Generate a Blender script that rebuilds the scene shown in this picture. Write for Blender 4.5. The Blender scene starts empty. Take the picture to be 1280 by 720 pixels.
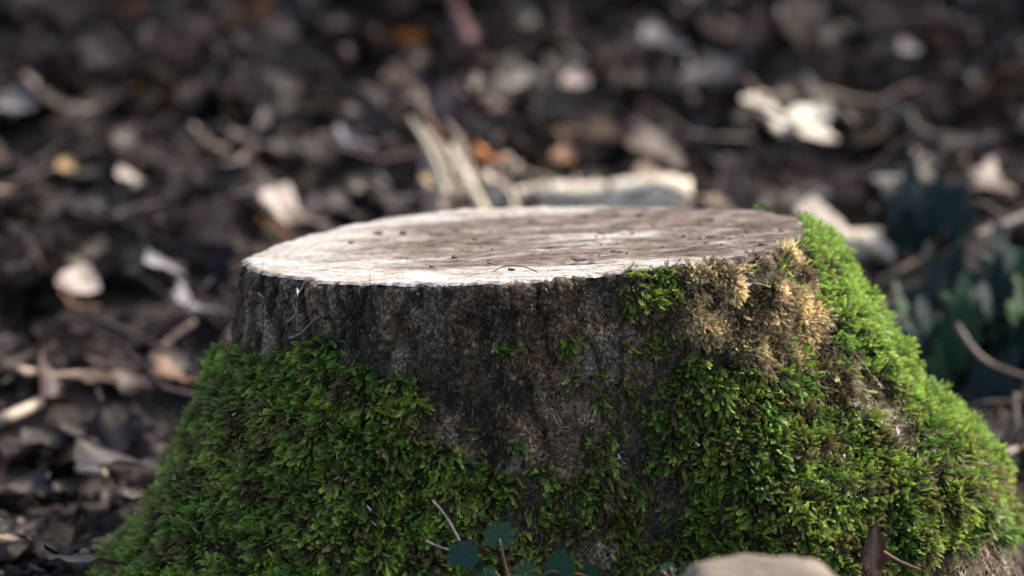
import bpy, math, random
import numpy as np
from mathutils import Vector, Matrix, Euler

rng = np.random.default_rng(11)
random.seed(5)
scene = bpy.context.scene
C = scene.collection

# ------------------------------------------------------------------ camera, world, sun
CAM_H, CAM_Y, PITCH, LENS = 0.62, -2.5, math.radians(8.2), 100.0
cam_d = bpy.data.cameras.new('camera'); cam = bpy.data.objects.new('camera', cam_d); C.objects.link(cam)
cam.location = (0, CAM_Y, CAM_H); cam.rotation_euler = (math.pi / 2 - PITCH, 0, 0)
cam_d.lens = LENS; cam_d.sensor_width = 36; cam_d.clip_start = 0.05; cam_d.clip_end = 400
cam_d.dof.use_dof = True; cam_d.dof.focus_distance = 2.33; cam_d.dof.aperture_fstop = 2.95
cam_d.dof.aperture_blades = 0
scene.camera = cam

SUN_EL = math.radians(37); SUN_DIR = Vector((0.80, 0.46, 0)).normalized()
SUN_VEC = Vector((SUN_DIR.x * math.cos(SUN_EL), SUN_DIR.y * math.cos(SUN_EL), math.sin(SUN_EL)))
w = bpy.data.worlds.new('World'); scene.world = w; w.use_nodes = True
nt = w.node_tree; bg = nt.nodes['Background']
sky = nt.nodes.new('ShaderNodeTexSky'); sky.sky_type = 'NISHITA'; sky.sun_disc = False
sky.air_density = 1.0; sky.dust_density = 5.0; sky.ozone_density = 0.4; sky.sun_elevation = SUN_EL; sky.sun_rotation = math.atan2(SUN_DIR.x, SUN_DIR.y)
nt.links.new(sky.outputs[0], bg.inputs[0]); bg.inputs[1].default_value = 0.15
sd = bpy.data.lights.new('sun', 'SUN'); sd.energy = 3.6; sd.angle = math.radians(0.5); sd.color = (1.0, 0.95, 0.87)
sun = bpy.data.objects.new('sun', sd); C.objects.link(sun); sun.location = (6, 4, 8)
sun.rotation_euler = SUN_VEC.to_track_quat('Z', 'Y').to_euler()
scene.view_settings.view_transform = 'Standard'; scene.view_settings.look = 'None'
scene.view_settings.gamma = 1; scene.view_settings.use_curve_mapping = False
scene.view_settings.exposure = 0.95

# ------------------------------------------------------------------ helpers
def tag(o, label=None, cat=None, group=None, kind=None):
    if label: o['label'] = label
    if cat: o['category'] = cat
    if group: o['group'] = group
    if kind: o['kind'] = kind
    return o

def empty(name, loc=(0, 0, 0)):
    o = bpy.data.objects.new(name, None); C.objects.link(o); o.location = loc; o.empty_display_size = .02
    return o

def link(name, me, parent=None, loc=None):
    o = bpy.data.objects.new(name, me); C.objects.link(o)
    if loc is not None: o.location = loc
    if parent is not None:
        o.parent = parent
        o.matrix_parent_inverse = Matrix.Translation(parent.location).inverted()
    return o

def mesh(name, V, F, mat=None, smooth=True):
    me = bpy.data.meshes.new(name)
    V = np.asarray(V, np.float32); F = np.asarray(F, np.int32)
    me.vertices.add(len(V)); me.vertices.foreach_set('co', V.ravel())
    k = F.shape[1]
    me.loops.add(F.size); me.loops.foreach_set('vertex_index', F.ravel())
    me.polygons.add(len(F)); me.polygons.foreach_set('loop_start', np.arange(0, F.size, k, dtype=np.int32))
    me.polygons.foreach_set('loop_total', np.full(len(F), k, np.int32))
    me.update(calc_edges=True); me.validate()
    me.polygons.foreach_set('use_smooth', np.full(len(me.polygons), smooth))
    if mat: me.materials.append(mat)
    return me

def fattr(me, name, arr):
    a = me.attributes.new(name, 'FLOAT', 'POINT'); a.data.foreach_set('value', np.asarray(arr, np.float32).ravel())

_perm = np.random.default_rng(3).permutation(256); _perm = np.concatenate([_perm, _perm, _perm])
_g = np.random.default_rng(4).normal(size=(256, 3)); _g /= np.linalg.norm(_g, axis=1)[:, None]
def noise3(P):
    P = np.asarray(P, float); I = np.floor(P).astype(int); f = P - I; I &= 255
    u = f * f * f * (f * (f * 6 - 15) + 10); r = 0
    for dx in (0, 1):
        for dy in (0, 1):
            for dz in (0, 1):
                h = _perm[_perm[_perm[I[:, 0] + dx] + I[:, 1] + dy] + I[:, 2] + dz]
                g = _g[h]
                d = g[:, 0] * (f[:, 0] - dx) + g[:, 1] * (f[:, 1] - dy) + g[:, 2] * (f[:, 2] - dz)
                wx = u[:, 0] if dx else 1 - u[:, 0]; wy = u[:, 1] if dy else 1 - u[:, 1]; wz = u[:, 2] if dz else 1 - u[:, 2]
                r = r + d * wx * wy * wz
    return r * 1.6
def fbm(P, o=4, lac=2.03, gain=.5):
    P = np.asarray(P, float); s = 0; a = 1
    for i in range(o):
        s = s + a * noise3(P * lac ** i + 17.3 * i); a *= gain
    return s
def col3(*a): return np.stack(np.broadcast_arrays(*a), -1)
def sstep(a, b, x):
    t = np.clip((x - a) / (b - a), 0, 1); return t * t * (3 - 2 * t)

def tube(pts, rad, sides=8, rough=0, seed=0, caps=True):
    """bent round stick through pts as verts, faces (quads)"""
    pts = np.asarray(pts, float); n = len(pts); rad = np.broadcast_to(np.asarray(rad, float), (n,))
    T = np.gradient(pts, axis=0); T /= np.linalg.norm(T, axis=1)[:, None] + 1e-9
    up = np.array([0.31, 0.2, 0.93]); V = []
    r_ = np.random.default_rng(seed)
    for i in range(n):
        a = np.cross(T[i], up); 
        if np.linalg.norm(a) < .2: a = np.cross(T[i], (1, 0, 0))
        a /= np.linalg.norm(a); b = np.cross(T[i], a)
        up = np.cross(a, T[i])
        for k in range(sides):
            t = 2 * math.pi * k / sides; rr = rad[i] * (1 + rough * r_.normal())
            V.append(pts[i] + (a * math.cos(t) + b * math.sin(t)) * rr)
    F = [(i * sides + k, i * sides + (k + 1) % sides, (i + 1) * sides + (k + 1) % sides, (i + 1) * sides + k)
         for i in range(n - 1) for k in range(sides)]
    if caps:
        for base, end in ((0, 0), ((n - 1) * sides, n - 1)):
            c = len(V); V.append(pts[end])
            for k in range(sides): F.append((base + k, base + (k + 1) % sides, c, c))
    return np.array(V), F
def tris(V, F):
    out = []
    for f in F:
        if f[2] == f[3]: out.append((f[0], f[1], f[2]))
        else: out += [(f[0], f[1], f[2]), (f[0], f[2], f[3])]
    return np.array(V), np.array(out)
class MB:
    def __init__(s): s.V = []; s.F = []; s.n = 0
    def add(s, V, F):
        V, F = tris(V, F) if len(F[0]) == 4 else (np.array(V), np.array(F))
        s.V.append(V); s.F.append(F + s.n); s.n += len(V)
    def mesh(s, name, mat, smooth=True): return mesh(name, np.vstack(s.V), np.vstack(s.F), mat, smooth)

def smooth_path(pts, n=16):
    pts = np.asarray(pts, float); t = np.linspace(0, 1, len(pts)); u = np.linspace(0, 1, n)
    if len(pts) < 3: return np.stack([np.interp(u, t, pts[:, k]) for k in range(3)], 1)
    out = []
    for uu in u:   # catmull-rom
        f = uu * (len(pts) - 1); i = min(int(f), len(pts) - 2); f -= i
        p0 = pts[max(i - 1, 0)]; p1 = pts[i]; p2 = pts[i + 1]; p3 = pts[min(i + 2, len(pts) - 1)]
        out.append(.5 * (2 * p1 + (p2 - p0) * f + (2 * p0 - 5 * p1 + 4 * p2 - p3) * f * f + (3 * p1 - p0 - 3 * p2 + p3) * f ** 3))
    return np.array(out)

# photograph pixel (1280x720) -> ray of the camera, used to lay things out at measured places
FP = 1280 * LENS / 36
ORG = np.array([0, CAM_Y, CAM_H])
def ray(px, py):
    u = (px - 640) / FP; v = (360 - py) / FP
    return np.array([u, math.cos(PITCH) + v * math.sin(PITCH), -math.sin(PITCH) + v * math.cos(PITCH)])
def proj(P):
    d = np.asarray(P, float) - ORG
    zc = d[..., 1] * math.cos(PITCH) - d[..., 2] * math.sin(PITCH)
    yc = d[..., 1] * math.sin(PITCH) + d[..., 2] * math.cos(PITCH)
    return 640 + FP * d[..., 0] / zc, 360 - FP * yc / zc
def at(px, py, y):
    d = ray(px, py); return ORG + d * ((y - CAM_Y) / d[1])

LOG_Y, BRANCH_Y = 1.36, 1.28
MOUNDS = [(at(757, 0, LOG_Y)[0], LOG_Y, at(757, 262, LOG_Y)[2] - .005, 0), (at(590, 0, BRANCH_Y)[0], BRANCH_Y, at(590, 268, BRANCH_Y)[2] - .005, 0)]
def ground_z(x, y):
    x = np.asarray(x, float); y = np.asarray(y, float); x, y = np.broadcast_arrays(x, y); sh = x.shape
    x = x.ravel(); y = y.ravel()
    s = np.maximum(y - .35, 0)
    z = 0.165 * s
    P = col3(x, y, np.zeros_like(x))
    z = z + .050 * noise3(P * 2.3) * sstep(.3, 1.0, y) + .016 * noise3(P * 6.5 + 9) + .005 * noise3(P * 22)
    for mx, my, mz, ms in MOUNDS:
        k_ = np.exp(-((x - mx) / .22) ** 2 - ((y - my) / .16) ** 2); z = z * (1 - k_) + mz * k_
    z = z + .035 * sstep(-.1, -.4, y) * sstep(.5, .1, abs(x - .02))
    return z.reshape(sh)
def on_ground(px, py, up=0.0):
    d = ray(px, py); t = 1.5
    for i in range(400):
        P = ORG + d * t
        if P[2] <= float(ground_z(P[0], P[1])) + up: break
        t += .02
    return P

# ------------------------------------------------------------------ materials
def newmat(name):
    m = bpy.data.materials.new(name); m.use_nodes = True
    n = m.node_tree.nodes; l = m.node_tree.links
    return m, n, l, n['Principled BSDF']
def N(n, typ, **kw):
    o = n.new(typ)
    for k, v in kw.items():
        if k in ('scale', 'detail', 'rough', 'dist'):
            o.inputs[{'scale': 'Scale', 'detail': 'Detail', 'rough': 'Roughness', 'dist': 'Distortion'}[k]].default_value = v
        else: setattr(o, k, v)
    return o
def ramp(n, stops, interp='LINEAR'):
    r = n.new('ShaderNodeValToRGB'); r.color_ramp.interpolation = interp
    e = r.color_ramp.elements
    while len(e) < len(stops): e.new(.5)
    for i, (p, c) in enumerate(stops):
        e[i].position = p; e[i].color = (*c, 1) if len(c) == 3 else c
    return r
def mixc(n, l, f, a, b, mode='MIX'):
    m = n.new('ShaderNodeMix'); m.data_type = 'RGBA'; m.blend_type = mode
    if hasattr(f, 'links') or hasattr(f, 'is_linked'): l.new(f, m.inputs[0])
    else: m.inputs[0].default_value = f
    for s, i in ((a, 6), (b, 7)):
        if isinstance(s, tuple): m.inputs[i].default_value = (*s, 1)
        else: l.new(s, m.inputs[i])
    return m.outputs[2]
def mapped(n, l, scl):
    tc = n.new('ShaderNodeTexCoord'); mp = n.new('ShaderNodeMapping'); mp.inputs['Scale'].default_value = scl
    l.new(tc.outputs['Object'], mp.inputs[0]); return mp.outputs[0]
def nz(n, l, vec, scale, detail=4, rough=.55, dist=0):
    t = N(n, 'ShaderNodeTexNoise', scale=scale, detail=detail, rough=rough, dist=dist); l.new(vec, t.inputs['Vector']); return t.outputs[0]
def bump(n, l, h, strength, dist, bsdf):
    b = n.new('ShaderNodeBump'); b.inputs['Strength'].default_value = strength; b.inputs['Distance'].default_value = dist
    l.new(h, b.inputs['Height']); l.new(b.outputs[0], bsdf.inputs['Normal']); return b

def mat_simple(name, c1, c2, scale=40, rough=.7, stretch=(1, 1, 1), bmp=.4, bd=.002, c3=None, spec=.4):
    m, n, l, b = newmat(name)
    v = mapped(n, l, stretch); f = nz(n, l, v, scale, 6, .65)
    stops = [(.32, c1), (.66, c2)] if c3 is None else [(.3, c1), (.5, c2), (.68, c3)]
    r = ramp(n, stops); l.new(f, r.inputs[0]); l.new(r.outputs[0], b.inputs['Base Color'])
    b.inputs['Roughness'].default_value = rough; b.inputs['Specular IOR Level'].default_value = spec
    bump(n, l, f, bmp, bd, b); return m

def mat_bark():
    m, n, l, b = newmat('stump_bark')
    v = mapped(n, l, (1, 1, .42)); v1 = mapped(n, l, (1, 1, 1))
    big = nz(n, l, v, 22, 5, .6, .6)
    r1 = ramp(n, [(.34, (.018, .014, .011)), (.42, (.11, .080, .055)), (.51, (.33, .228, .150)), (.62, (.54, .46, .37))]); l.new(big, r1.inputs[0])
    # small speckle of lichen, grit and dark pores
    sp = nz(n, l, v1, 300, 6, .85); r2 = ramp(n, [(.42, (.10, .10, .10)), (.49, (.60, .60, .60)), (.545, (1.1, 1.07, 1.0)), (.60, (2.5, 2.4, 2.2))]); l.new(sp, r2.inputs[0])
    c = mixc(n, l, .85, r1.outputs[0], r2.outputs[0], 'MULTIPLY')
    v2 = mapped(n, l, (1, 1, .7))
    gp = nz(n, l, v2, 30, 6, .7, .4); r3 = ramp(n, [(.55, (0, 0, 0)), (.66, (1, 1, 1))]); l.new(gp, r3.inputs[0])
    fine = nz(n, l, v1, 500, 3, .7); r4 = ramp(n, [(.35, (.05, .05, .046)), (.62, (.42, .395, .36))]); l.new(fine, r4.inputs[0])
    c = mixc(n, l, r3.outputs[0], c, r4.outputs[0])
    og = nz(n, l, v1, 26, 4, .6); r5 = ramp(n, [(.60, (0, 0, 0)), (.72, (.6, .6, .6))]); l.new(og, r5.inputs[0])
    c = mixc(n, l, r5.outputs[0], c, (.15, .085, .045))
    gr = nz(n, l, v1, 16, 5, .65); r6 = ramp(n, [(.50, (0, 0, 0)), (.68, (.55, .55, .55))]); l.new(gr, r6.inputs[0])
    c = mixc(n, l, r6.outputs[0], c, (.060, .070, .030))
    vo = n.new('ShaderNodeTexVoronoi'); vo.inputs['Scale'].default_value = 430; dv_ = nz(n, l, v1, 200, 3, .6); mv = mixc(n, l, .012, v1, dv_); l.new(mv, vo.inputs['Vector'])
    r7 = ramp(n, [(0, (.30, .29, .28)), (.35, (.75, .74, .72)), (.7, (1.15, 1.1, 1.05)), (1, (2.1, 1.95, 1.8))]); l.new(vo.outputs['Color'], r7.inputs[0]); c = mixc(n, l, .8, c, r7.outputs[0], 'MULTIPLY')
    # furrow attribute turns the fissures and some patches nearly black
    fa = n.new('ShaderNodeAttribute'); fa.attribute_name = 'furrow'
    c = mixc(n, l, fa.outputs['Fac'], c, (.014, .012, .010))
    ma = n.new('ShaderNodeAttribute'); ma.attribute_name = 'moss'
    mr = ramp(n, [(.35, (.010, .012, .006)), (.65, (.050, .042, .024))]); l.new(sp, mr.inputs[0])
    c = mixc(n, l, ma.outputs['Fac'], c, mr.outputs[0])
    l.new(c, b.inputs['Base Color']); b.inputs['Roughness'].default_value = .78; b.inputs['Specular IOR Level'].default_value = .35
    ad = n.new('ShaderNodeMath'); ad.operation = 'ADD'; l.new(sp, ad.inputs[0]); l.new(gp, ad.inputs[1])
    bump(n, l, ad.outputs[0], 1.0, .003, b); return m

def mat_cut():
    m, n, l, b = newmat('cut_wood')
    v = mapped(n, l, (.8, 2.3, 1)); vf = mapped(n, l, (.55, 2.2, 1)); v1 = mapped(n, l, (1, 1.3, 1))
    st = n.new('ShaderNodeAttribute'); st.attribute_name = 'stain'
    a = nz(n, l, v, 30, 9, .78, .5)
    pale = ramp(n, [(.36, (.20, .155, .12)), (.44, (.42, .375, .325)), (.56, (.62, .61, .585))]); l.new(a, pale.inputs[0])
    brn = ramp(n, [(.38, (.030, .019, .014)), (.45, (.080, .052, .038)), (.505, (.165, .118, .090)), (.56, (.27, .225, .19)), (.64, (.48, .45, .41))]); l.new(a, brn.inputs[0])
    c = mixc(n, l, st.outputs['Fac'], pale.outputs[0], brn.outputs[0])
    bl = nz(n, l, v1, 14, 4, .6); r3 = ramp(n, [(.45, (0, 0, 0)), (.7, (.75, .75, .75))]); l.new(bl, r3.inputs[0])
    tint = mixc(n, l, st.outputs['Fac'], (.46, .39, .33), (.17, .105, .072))
    c = mixc(n, l, r3.outputs[0], c, tint)
    # thin dark saw lines and cracks
    f = nz(n, l, vf, 60, 5, .7, .2); r4 = ramp(n, [(.37, (.14, .10, .085)), (.44, (1, 1, 1))]); l.new(f, r4.inputs[0])
    c = mixc(n, l, .75, c, r4.outputs[0], 'MULTIPLY')
    g = nz(n, l, mapped(n, l, (1, 2.6, 1)), 230, 5, .8); r5 = ramp(n, [(.40, (.22, .18, .16)), (.50, (1, 1, 1)), (.62, (1.2, 1.2, 1.2))]); l.new(g, r5.inputs[0])
    c = mixc(n, l, .75, c, r5.outputs[0], 'MULTIPLY')
    # annual rings, faint under the saw marks
    tcr = n.new('ShaderNodeTexCoord'); wv = n.new('ShaderNodeTexWave'); wv.wave_type = 'RINGS'; wv.rings_direction = 'Z'; wv.inputs['Scale'].default_value = 30; wv.inputs['Distortion'].default_value = 3; wv.inputs['Detail'].default_value = 3; wv.inputs['Detail Scale'].default_value = .6
    l.new(tcr.outputs['Object'], wv.inputs[0]); rr_ = ramp(n, [(.1, (.55, .5, .46)), (.5, (1, 1, 1))]); l.new(wv.outputs['Fac'], rr_.inputs[0]); c = mixc(n, l, .30, c, rr_.outputs[0], 'MULTIPLY')
    ra = n.new('ShaderNodeAttribute'); ra.attribute_name = 'rimdirt'; c = mixc(n, l, ra.outputs['Fac'], c, (.075, .052, .040))
    ga = n.new('ShaderNodeAttribute'); ga.attribute_name = 'gouge'
    c = mixc(n, l, ga.outputs['Fac'], c, (.045, .028, .022))
    l.new(c, b.inputs['Base Color']); b.inputs['Roughness'].default_value = .62; b.inputs['Specular IOR Level'].default_value = .35
    bump(n, l, f, .8, .0016, b); return m

def mat_moss(name, translucent=.35):
    m, n, l, b = newmat(name)
    ti = n.new('ShaderNodeAttribute'); ti.attribute_type = 'INSTANCER'; ti.attribute_name = 'tint'
    al = n.new('ShaderNodeAttribute'); al.attribute_name = 'along'
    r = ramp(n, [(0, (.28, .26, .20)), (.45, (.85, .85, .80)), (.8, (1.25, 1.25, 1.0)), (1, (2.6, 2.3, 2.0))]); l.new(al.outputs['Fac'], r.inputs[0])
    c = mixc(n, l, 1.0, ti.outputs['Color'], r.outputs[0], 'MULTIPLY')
    l.new(c, b.inputs['Base Color']); b.inputs['Roughness'].default_value = .42; b.inputs['Specular IOR Level'].default_value = .45
    tr = n.new('ShaderNodeBsdfTranslucent'); l.new(c, tr.inputs[0])
    mx = n.new('ShaderNodeMixShader'); mx.inputs[0].default_value = translucent
    l.new(b.outputs[0], mx.inputs[1]); l.new(tr.outputs[0], mx.inputs[2]); l.new(mx.outputs[0], n['Material Output'].inputs[0])
    return m

def mat_leaf(name, source):   # source: 'INSTANCER' tint or the object's own colour
    m, n, l, b = newmat(name)
    if source == 'INSTANCER':
        ti = n.new('ShaderNodeAttribute'); ti.attribute_type = 'INSTANCER'; ti.attribute_name = 'tint'; base = ti.outputs['Color']
    else:
        oi = n.new('ShaderNodeObjectInfo'); base = oi.outputs['Color']
    tc = n.new('ShaderNodeTexCoord')
    f = nz(n, l, tc.outputs['Object'], 3.5, 5, .65)
    r = ramp(n, [(.3, (.55, .5, .48)), (.6, (1.1, 1.1, 1.1))]); l.new(f, r.inputs[0])
    c = mixc(n, l, 1.0, base, r.outputs[0], 'MULTIPLY')
    vn = n.new('ShaderNodeAttribute'); vn.attribute_name = 'vein'
    vc = mixc(n, l, .3, c, (.4, .35, .28)); c = mixc(n, l, vn.outputs['Fac'], c, vc)
    l.new(c, b.inputs['Base Color']); b.inputs['Roughness'].default_value = .5; b.inputs['Specular IOR Level'].default_value = .2
    tr = n.new('ShaderNodeBsdfTranslucent'); l.new(c, tr.inputs[0])
    mx = n.new('ShaderNodeMixShader'); mx.inputs[0].default_value = .2
    l.new(b.outputs[0], mx.inputs[1]); l.new(tr.outputs[0], mx.inputs[2]); l.new(mx.outputs[0], n['Material Output'].inputs[0])
    bump(n, l, f, .5, .004, b)
    return m

M_bark = mat_bark(); M_cut = mat_cut(); M_moss = mat_moss('moss'); M_crumb = mat_simple('chip_wood', (.035, .022, .018), (.10, .065, .05), 300, .7)
M_litter = mat_leaf('leaf_litter', 'INSTANCER'); M_leaf = mat_leaf('fallen_leaf', 'OBJECT')
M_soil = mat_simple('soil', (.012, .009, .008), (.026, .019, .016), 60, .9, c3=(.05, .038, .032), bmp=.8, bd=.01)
M_twig = mat_simple('twig', (.10, .068, .05), (.26, .19, .15), 90, .6, (1, 1, 1))
M_darktwig = mat_simple('dark_twig', (.03, .022, .018), (.10, .072, .058), 90, .7)
M_palewood = mat_simple('pale_wood', (.66, .54, .38), (.86, .78, .64), 40, .6, (1, 1, 1), bmp=.5)
M_dimwood = mat_simple('weathered_wood', (.30, .22, .17), (.55, .46, .37), 40, .65)
M_redtwig = mat_simple('red_twig', (.20, .085, .065), (.36, .18, .15), 60, .5)
M_greyroot = mat_simple('grey_root', (.14, .125, .115), (.42, .40, .38), 130, .6)
M_treebark = mat_simple('tree_bark', (.035, .028, .022), (.13, .105, .085), 14, .85, (1, 1, .25), bmp=1, bd=.03)
M_ivy = mat_simple('ivy_leaf', (.010, .040, .018), (.030, .088, .042), 60, .62, bmp=.3, bd=.001, spec=.25)
M_ivyt = mat_simple('blue_tinted_leaf', (.012, .046, .032), (.030, .085, .055), 60, .6, bmp=.3, spec=.25)
M_ivyb = mat_simple('blue_green_leaf', (.006, .020, .021), (.013, .036, .034), 40, .6, bmp=.3, spec=.25)
M_ivyg = mat_simple('green_leaf', (.010, .038, .012), (.022, .065, .020), 50, .62, bmp=.3, spec=.25)
M_stem = mat_simple('ivy_stem', (.09, .05, .035), (.19, .12, .08), 90, .5)
M_fleck = mat_simple('pale_flake', (.36, .35, .34), (.66, .66, .66), 300, .6)
M_crown = mat_simple('evergreen_leaf', (.018, .04, .014), (.05, .09, .03), 3, .5)

# ------------------------------------------------------------------ ground
gx = np.concatenate([-np.geomspace(60, 2.6, 22), np.linspace(-2.5, 2.5, 220), np.geomspace(2.6, 60, 22)])
gy = np.concatenate([-np.geomspace(60, 1.6, 18), np.linspace(-1.5, 7.5, 330), np.geomspace(7.6, 120, 30)])
X, Y = np.meshgrid(gx, gy)
Z = ground_z(X, Y)
far = np.maximum(Y - 8, 0); Z = Z - .165 * far * (1 - np.exp(-far / 30)) * .8
V = np.stack([X, Y, Z], -1).reshape(-1, 3); ny, nx = X.shape
i, j = np.meshgrid(np.arange(ny - 1), np.arange(nx - 1), indexing='ij'); a = (i * nx + j).ravel()
ground = link('ground', mesh('ground', V, np.stack([a, a + 1, a + nx + 1, a + nx], 1), M_soil)); tag(ground, kind='structure')

# ------------------------------------------------------------------ stump
OUT = np.array([(303,325),(312,333),(330,340),(360,346),(400,351),(450,354),(500,355),(550,355),(600,353),(650,350),(700,346),(750,341),(800,336),(850,331),(880,328),(920,322),(960,314),(990,305),(1010,296),(1016,288),(1010,282),(1000,274),(985,268),(965,264),(930,261),(880,259),(800,258),(740,257),(680,258),(620,260),(560,264),(500,270),(450,278),(400,290),(360,302),(325,314),(305,322)], float)
CX, CY, ZT, TA = .014, .02, .30, .052
def ztop(x, y): return ZT + TA * (x - CX) + 0 * y
Q = []
for px, py in OUT:
    d = ray(px, py); n_ = np.array([-TA, 0, 1]); t = ((ZT - TA * CX) - n_ @ ORG) / (d @ n_); Q.append(ORG + d * t)
Q = np.array(Q); th = np.arctan2(Q[:, 1] - CY, Q[:, 0] - CX); rr = np.hypot(Q[:, 1] - CY, Q[:, 0] - CX)
o_ = np.argsort(th); th = th[o_]; rr = rr[o_]
def R0(t): return np.interp((t + math.pi) % (2 * math.pi) - math.pi, np.concatenate([th - 2 * math.pi, th, th + 2 * math.pi]), np.tile(rr, 3))

DD = np.array([0, .021, .053, .078, .092, .11, .135, .160, .181, .195, .213, .230, .260, .29, .36])
RIGHT = np.interp(DD, [0, .021, .053, .092, .135, .160, .181, .213, .248, .29, .36], [0, .012, .033, .057, .084, .113, .146, .168, .180, .195, .23])
LEFT = np.interp(DD, [0, .03, .078, .11, .134, .167, .195, .23, .26, .29, .36], [0, .005, .010, .024, .032, .046, .058, .076, .098, .122, .19])
FRONT = np.interp(DD, [0, .1, .2, .29, .36], [0, .006, .022, .045, .07])
BACK = np.interp(DD, [0, .1, .2, .29, .36], [0, .02, .055, .10, .15])
TAB = [(-180, LEFT), (-150, LEFT * 1.15), (-125, LEFT * .85), (-98, FRONT), (-72, FRONT * 1.15), (-45, FRONT * .45 + RIGHT * .55), (-22, RIGHT * .95), (0, RIGHT), (25, RIGHT * .75), (60, BACK * .8), (95, BACK), (130, BACK * 1.1), (155, LEFT * .9), (180, LEFT)]
TA_ = np.radians([t[0] for t in TAB]); TT = np.array([t[1] for t in TAB])
def flare(t, d):
    t = (t + math.pi) % (2 * math.pi) - math.pi
    i = np.clip(np.searchsorted(TA_, t) - 1, 0, len(TA_) - 2); f = (t - TA_[i]) / (TA_[i + 1] - TA_[i]); f = f * f * (3 - 2 * f)
    k = np.clip(np.searchsorted(DD, d) - 1, 0, len(DD) - 2); g = np.clip((d - DD[k]) / (DD[k + 1] - DD[k]), 0, 1)
    A = TT[i, k] * (1 - g) + TT[i, k + 1] * g; B = TT[i + 1, k] * (1 - g) + TT[i + 1, k + 1] * g
    return A * (1 - f) + B * f

NT, ND = 1100, 300
ts = np.linspace(-math.pi, math.pi, NT, endpoint=False); ds = np.concatenate([np.linspace(0, 1, ND)]) * .36
T2, D2 = np.meshgrid(ts, ds)
Tf, Df = T2.ravel(), D2.ravel()
rad = R0(Tf) + flare(Tf, Df) * (1 + .12 * noise3(col3(np.cos(Tf) * 3, np.sin(Tf) * 3, Df * 6)))
bx = CX + rad * np.cos(Tf); by = CY + rad * np.sin(Tf); bz = ztop(CX + R0(Tf) * np.cos(Tf), by) - Df
B0 = col3(bx, by, bz)
ppx, ppy = proj(B0)

def inpoly(px, py, poly):
    poly = np.asarray(poly, float); r = np.zeros(px.shape, bool); j = len(poly) - 1
    for i in range(len(poly)):
        xi, yi = poly[i]; xj, yj = poly[j]
        c = ((yi > py) != (yj > py)) & (px < (xj - xi) * (py - yi) / (yj - yi + 1e-9) + xi); r ^= c; j = i
    return r
front = by < CY + .06
wx = ppx + 26 * fbm(B0 * 22, 3) + 10 * noise3(B0 * 80); wy = ppy + 24 * fbm(B0 * 22 + 50, 3) + 10 * noise3(B0 * 80 + 9)
P_L = [(60, 800), (60, 470), (225, 455), (262, 450), (300, 437), (345, 432), (400, 434), (440, 448), (480, 462), (512, 480), (522, 520), (545, 560), (590, 600), (610, 640), (590, 800)]
P_C = [(540, 590), (600, 580), (700, 600), (780, 590), (860, 560), (860, 800), (540, 800)]
P_R = [(830, 470), (870, 440), (920, 445), (985, 460), (1040, 440), (1100, 470), (1400, 500), (1400, 672), (1190, 668), (1140, 700), (860, 740), (840, 560)]
P_RB = [(985, 270), (1400, 270), (1400, 560), (1195, 560), (1150, 520), (1100, 478), (1060, 445), (1020, 410), (1005, 350), (990, 310)]
P_T = [(785, 345), (840, 330), (930, 322), (990, 300), (1010, 345), (1015, 410), (1060, 460), (1050, 490), (990, 470), (940, 450), (860, 440), (800, 400)]
P_S = [(745, 430), (850, 420), (860, 600), (780, 610), (690, 560), (700, 520), (760, 520)]
P_G = [(783, 340), (830, 332), (850, 355), (815, 375), (785, 395), (772, 365)]
P_BARE = [(1035, 465), (1080, 465), (1135, 515), (1150, 545), (1110, 540), (1045, 510)]
mL, mC, mR, mRB, mT, mS, mG, mBare = [inpoly(wx, wy, p) & front for p in (P_L, P_C, P_R, P_RB, P_T, P_S, P_G, P_BARE)]
gap = fbm(B0 * 38 + 31, 3)
dens = np.zeros(len(B0)); dens[mS] = .5 * sstep(-.12, .25, gap[mS]); dens[mC] = .85 * sstep(-.45, .1, gap[mC]); dens[mL] = 1 * sstep(-.75, -.35, gap[mL]); dens[mR] = 1 * sstep(-.7, -.3, gap[mR]); dens[mRB] = 1.3
tan_d = np.where(mT, 1.0 * sstep(-.20, .25, gap + .25 * sstep(840, 960, wx)), 0); dens = np.where(mT & ~mRB, .22 * (fbm(B0 * 42 + 90, 2) > .42) + .25 * sstep(400, 450, ppy), dens)
dens = np.where(mG, 1, dens); dens = np.where(mBare, .05, dens)
dens = np.where(~front, sstep(.07, .15, Df + .05 * gap) * .8, dens)
few = front & (dens == 0) & (inpoly(ppx, ppy, [(560, 430), (780, 400), (800, 560), (600, 560)])); dens = np.where(few, .5 * (fbm(B0 * 30 + 70, 2) > .50), dens)
D2d = dens.reshape(ND, NT)
def blur(A, k):
    for ax, s in ((0, k), (1, k)):
        c = sum(np.roll(A, i, ax) for i in range(-s, s + 1)) / (2 * s + 1); A = c
    return A
mossf = blur(np.maximum(D2d, .0), 3).ravel()
allm = np.clip(blur(np.maximum(D2d, tan_d.reshape(ND, NT)), 4).ravel(), 0, 1)

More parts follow.
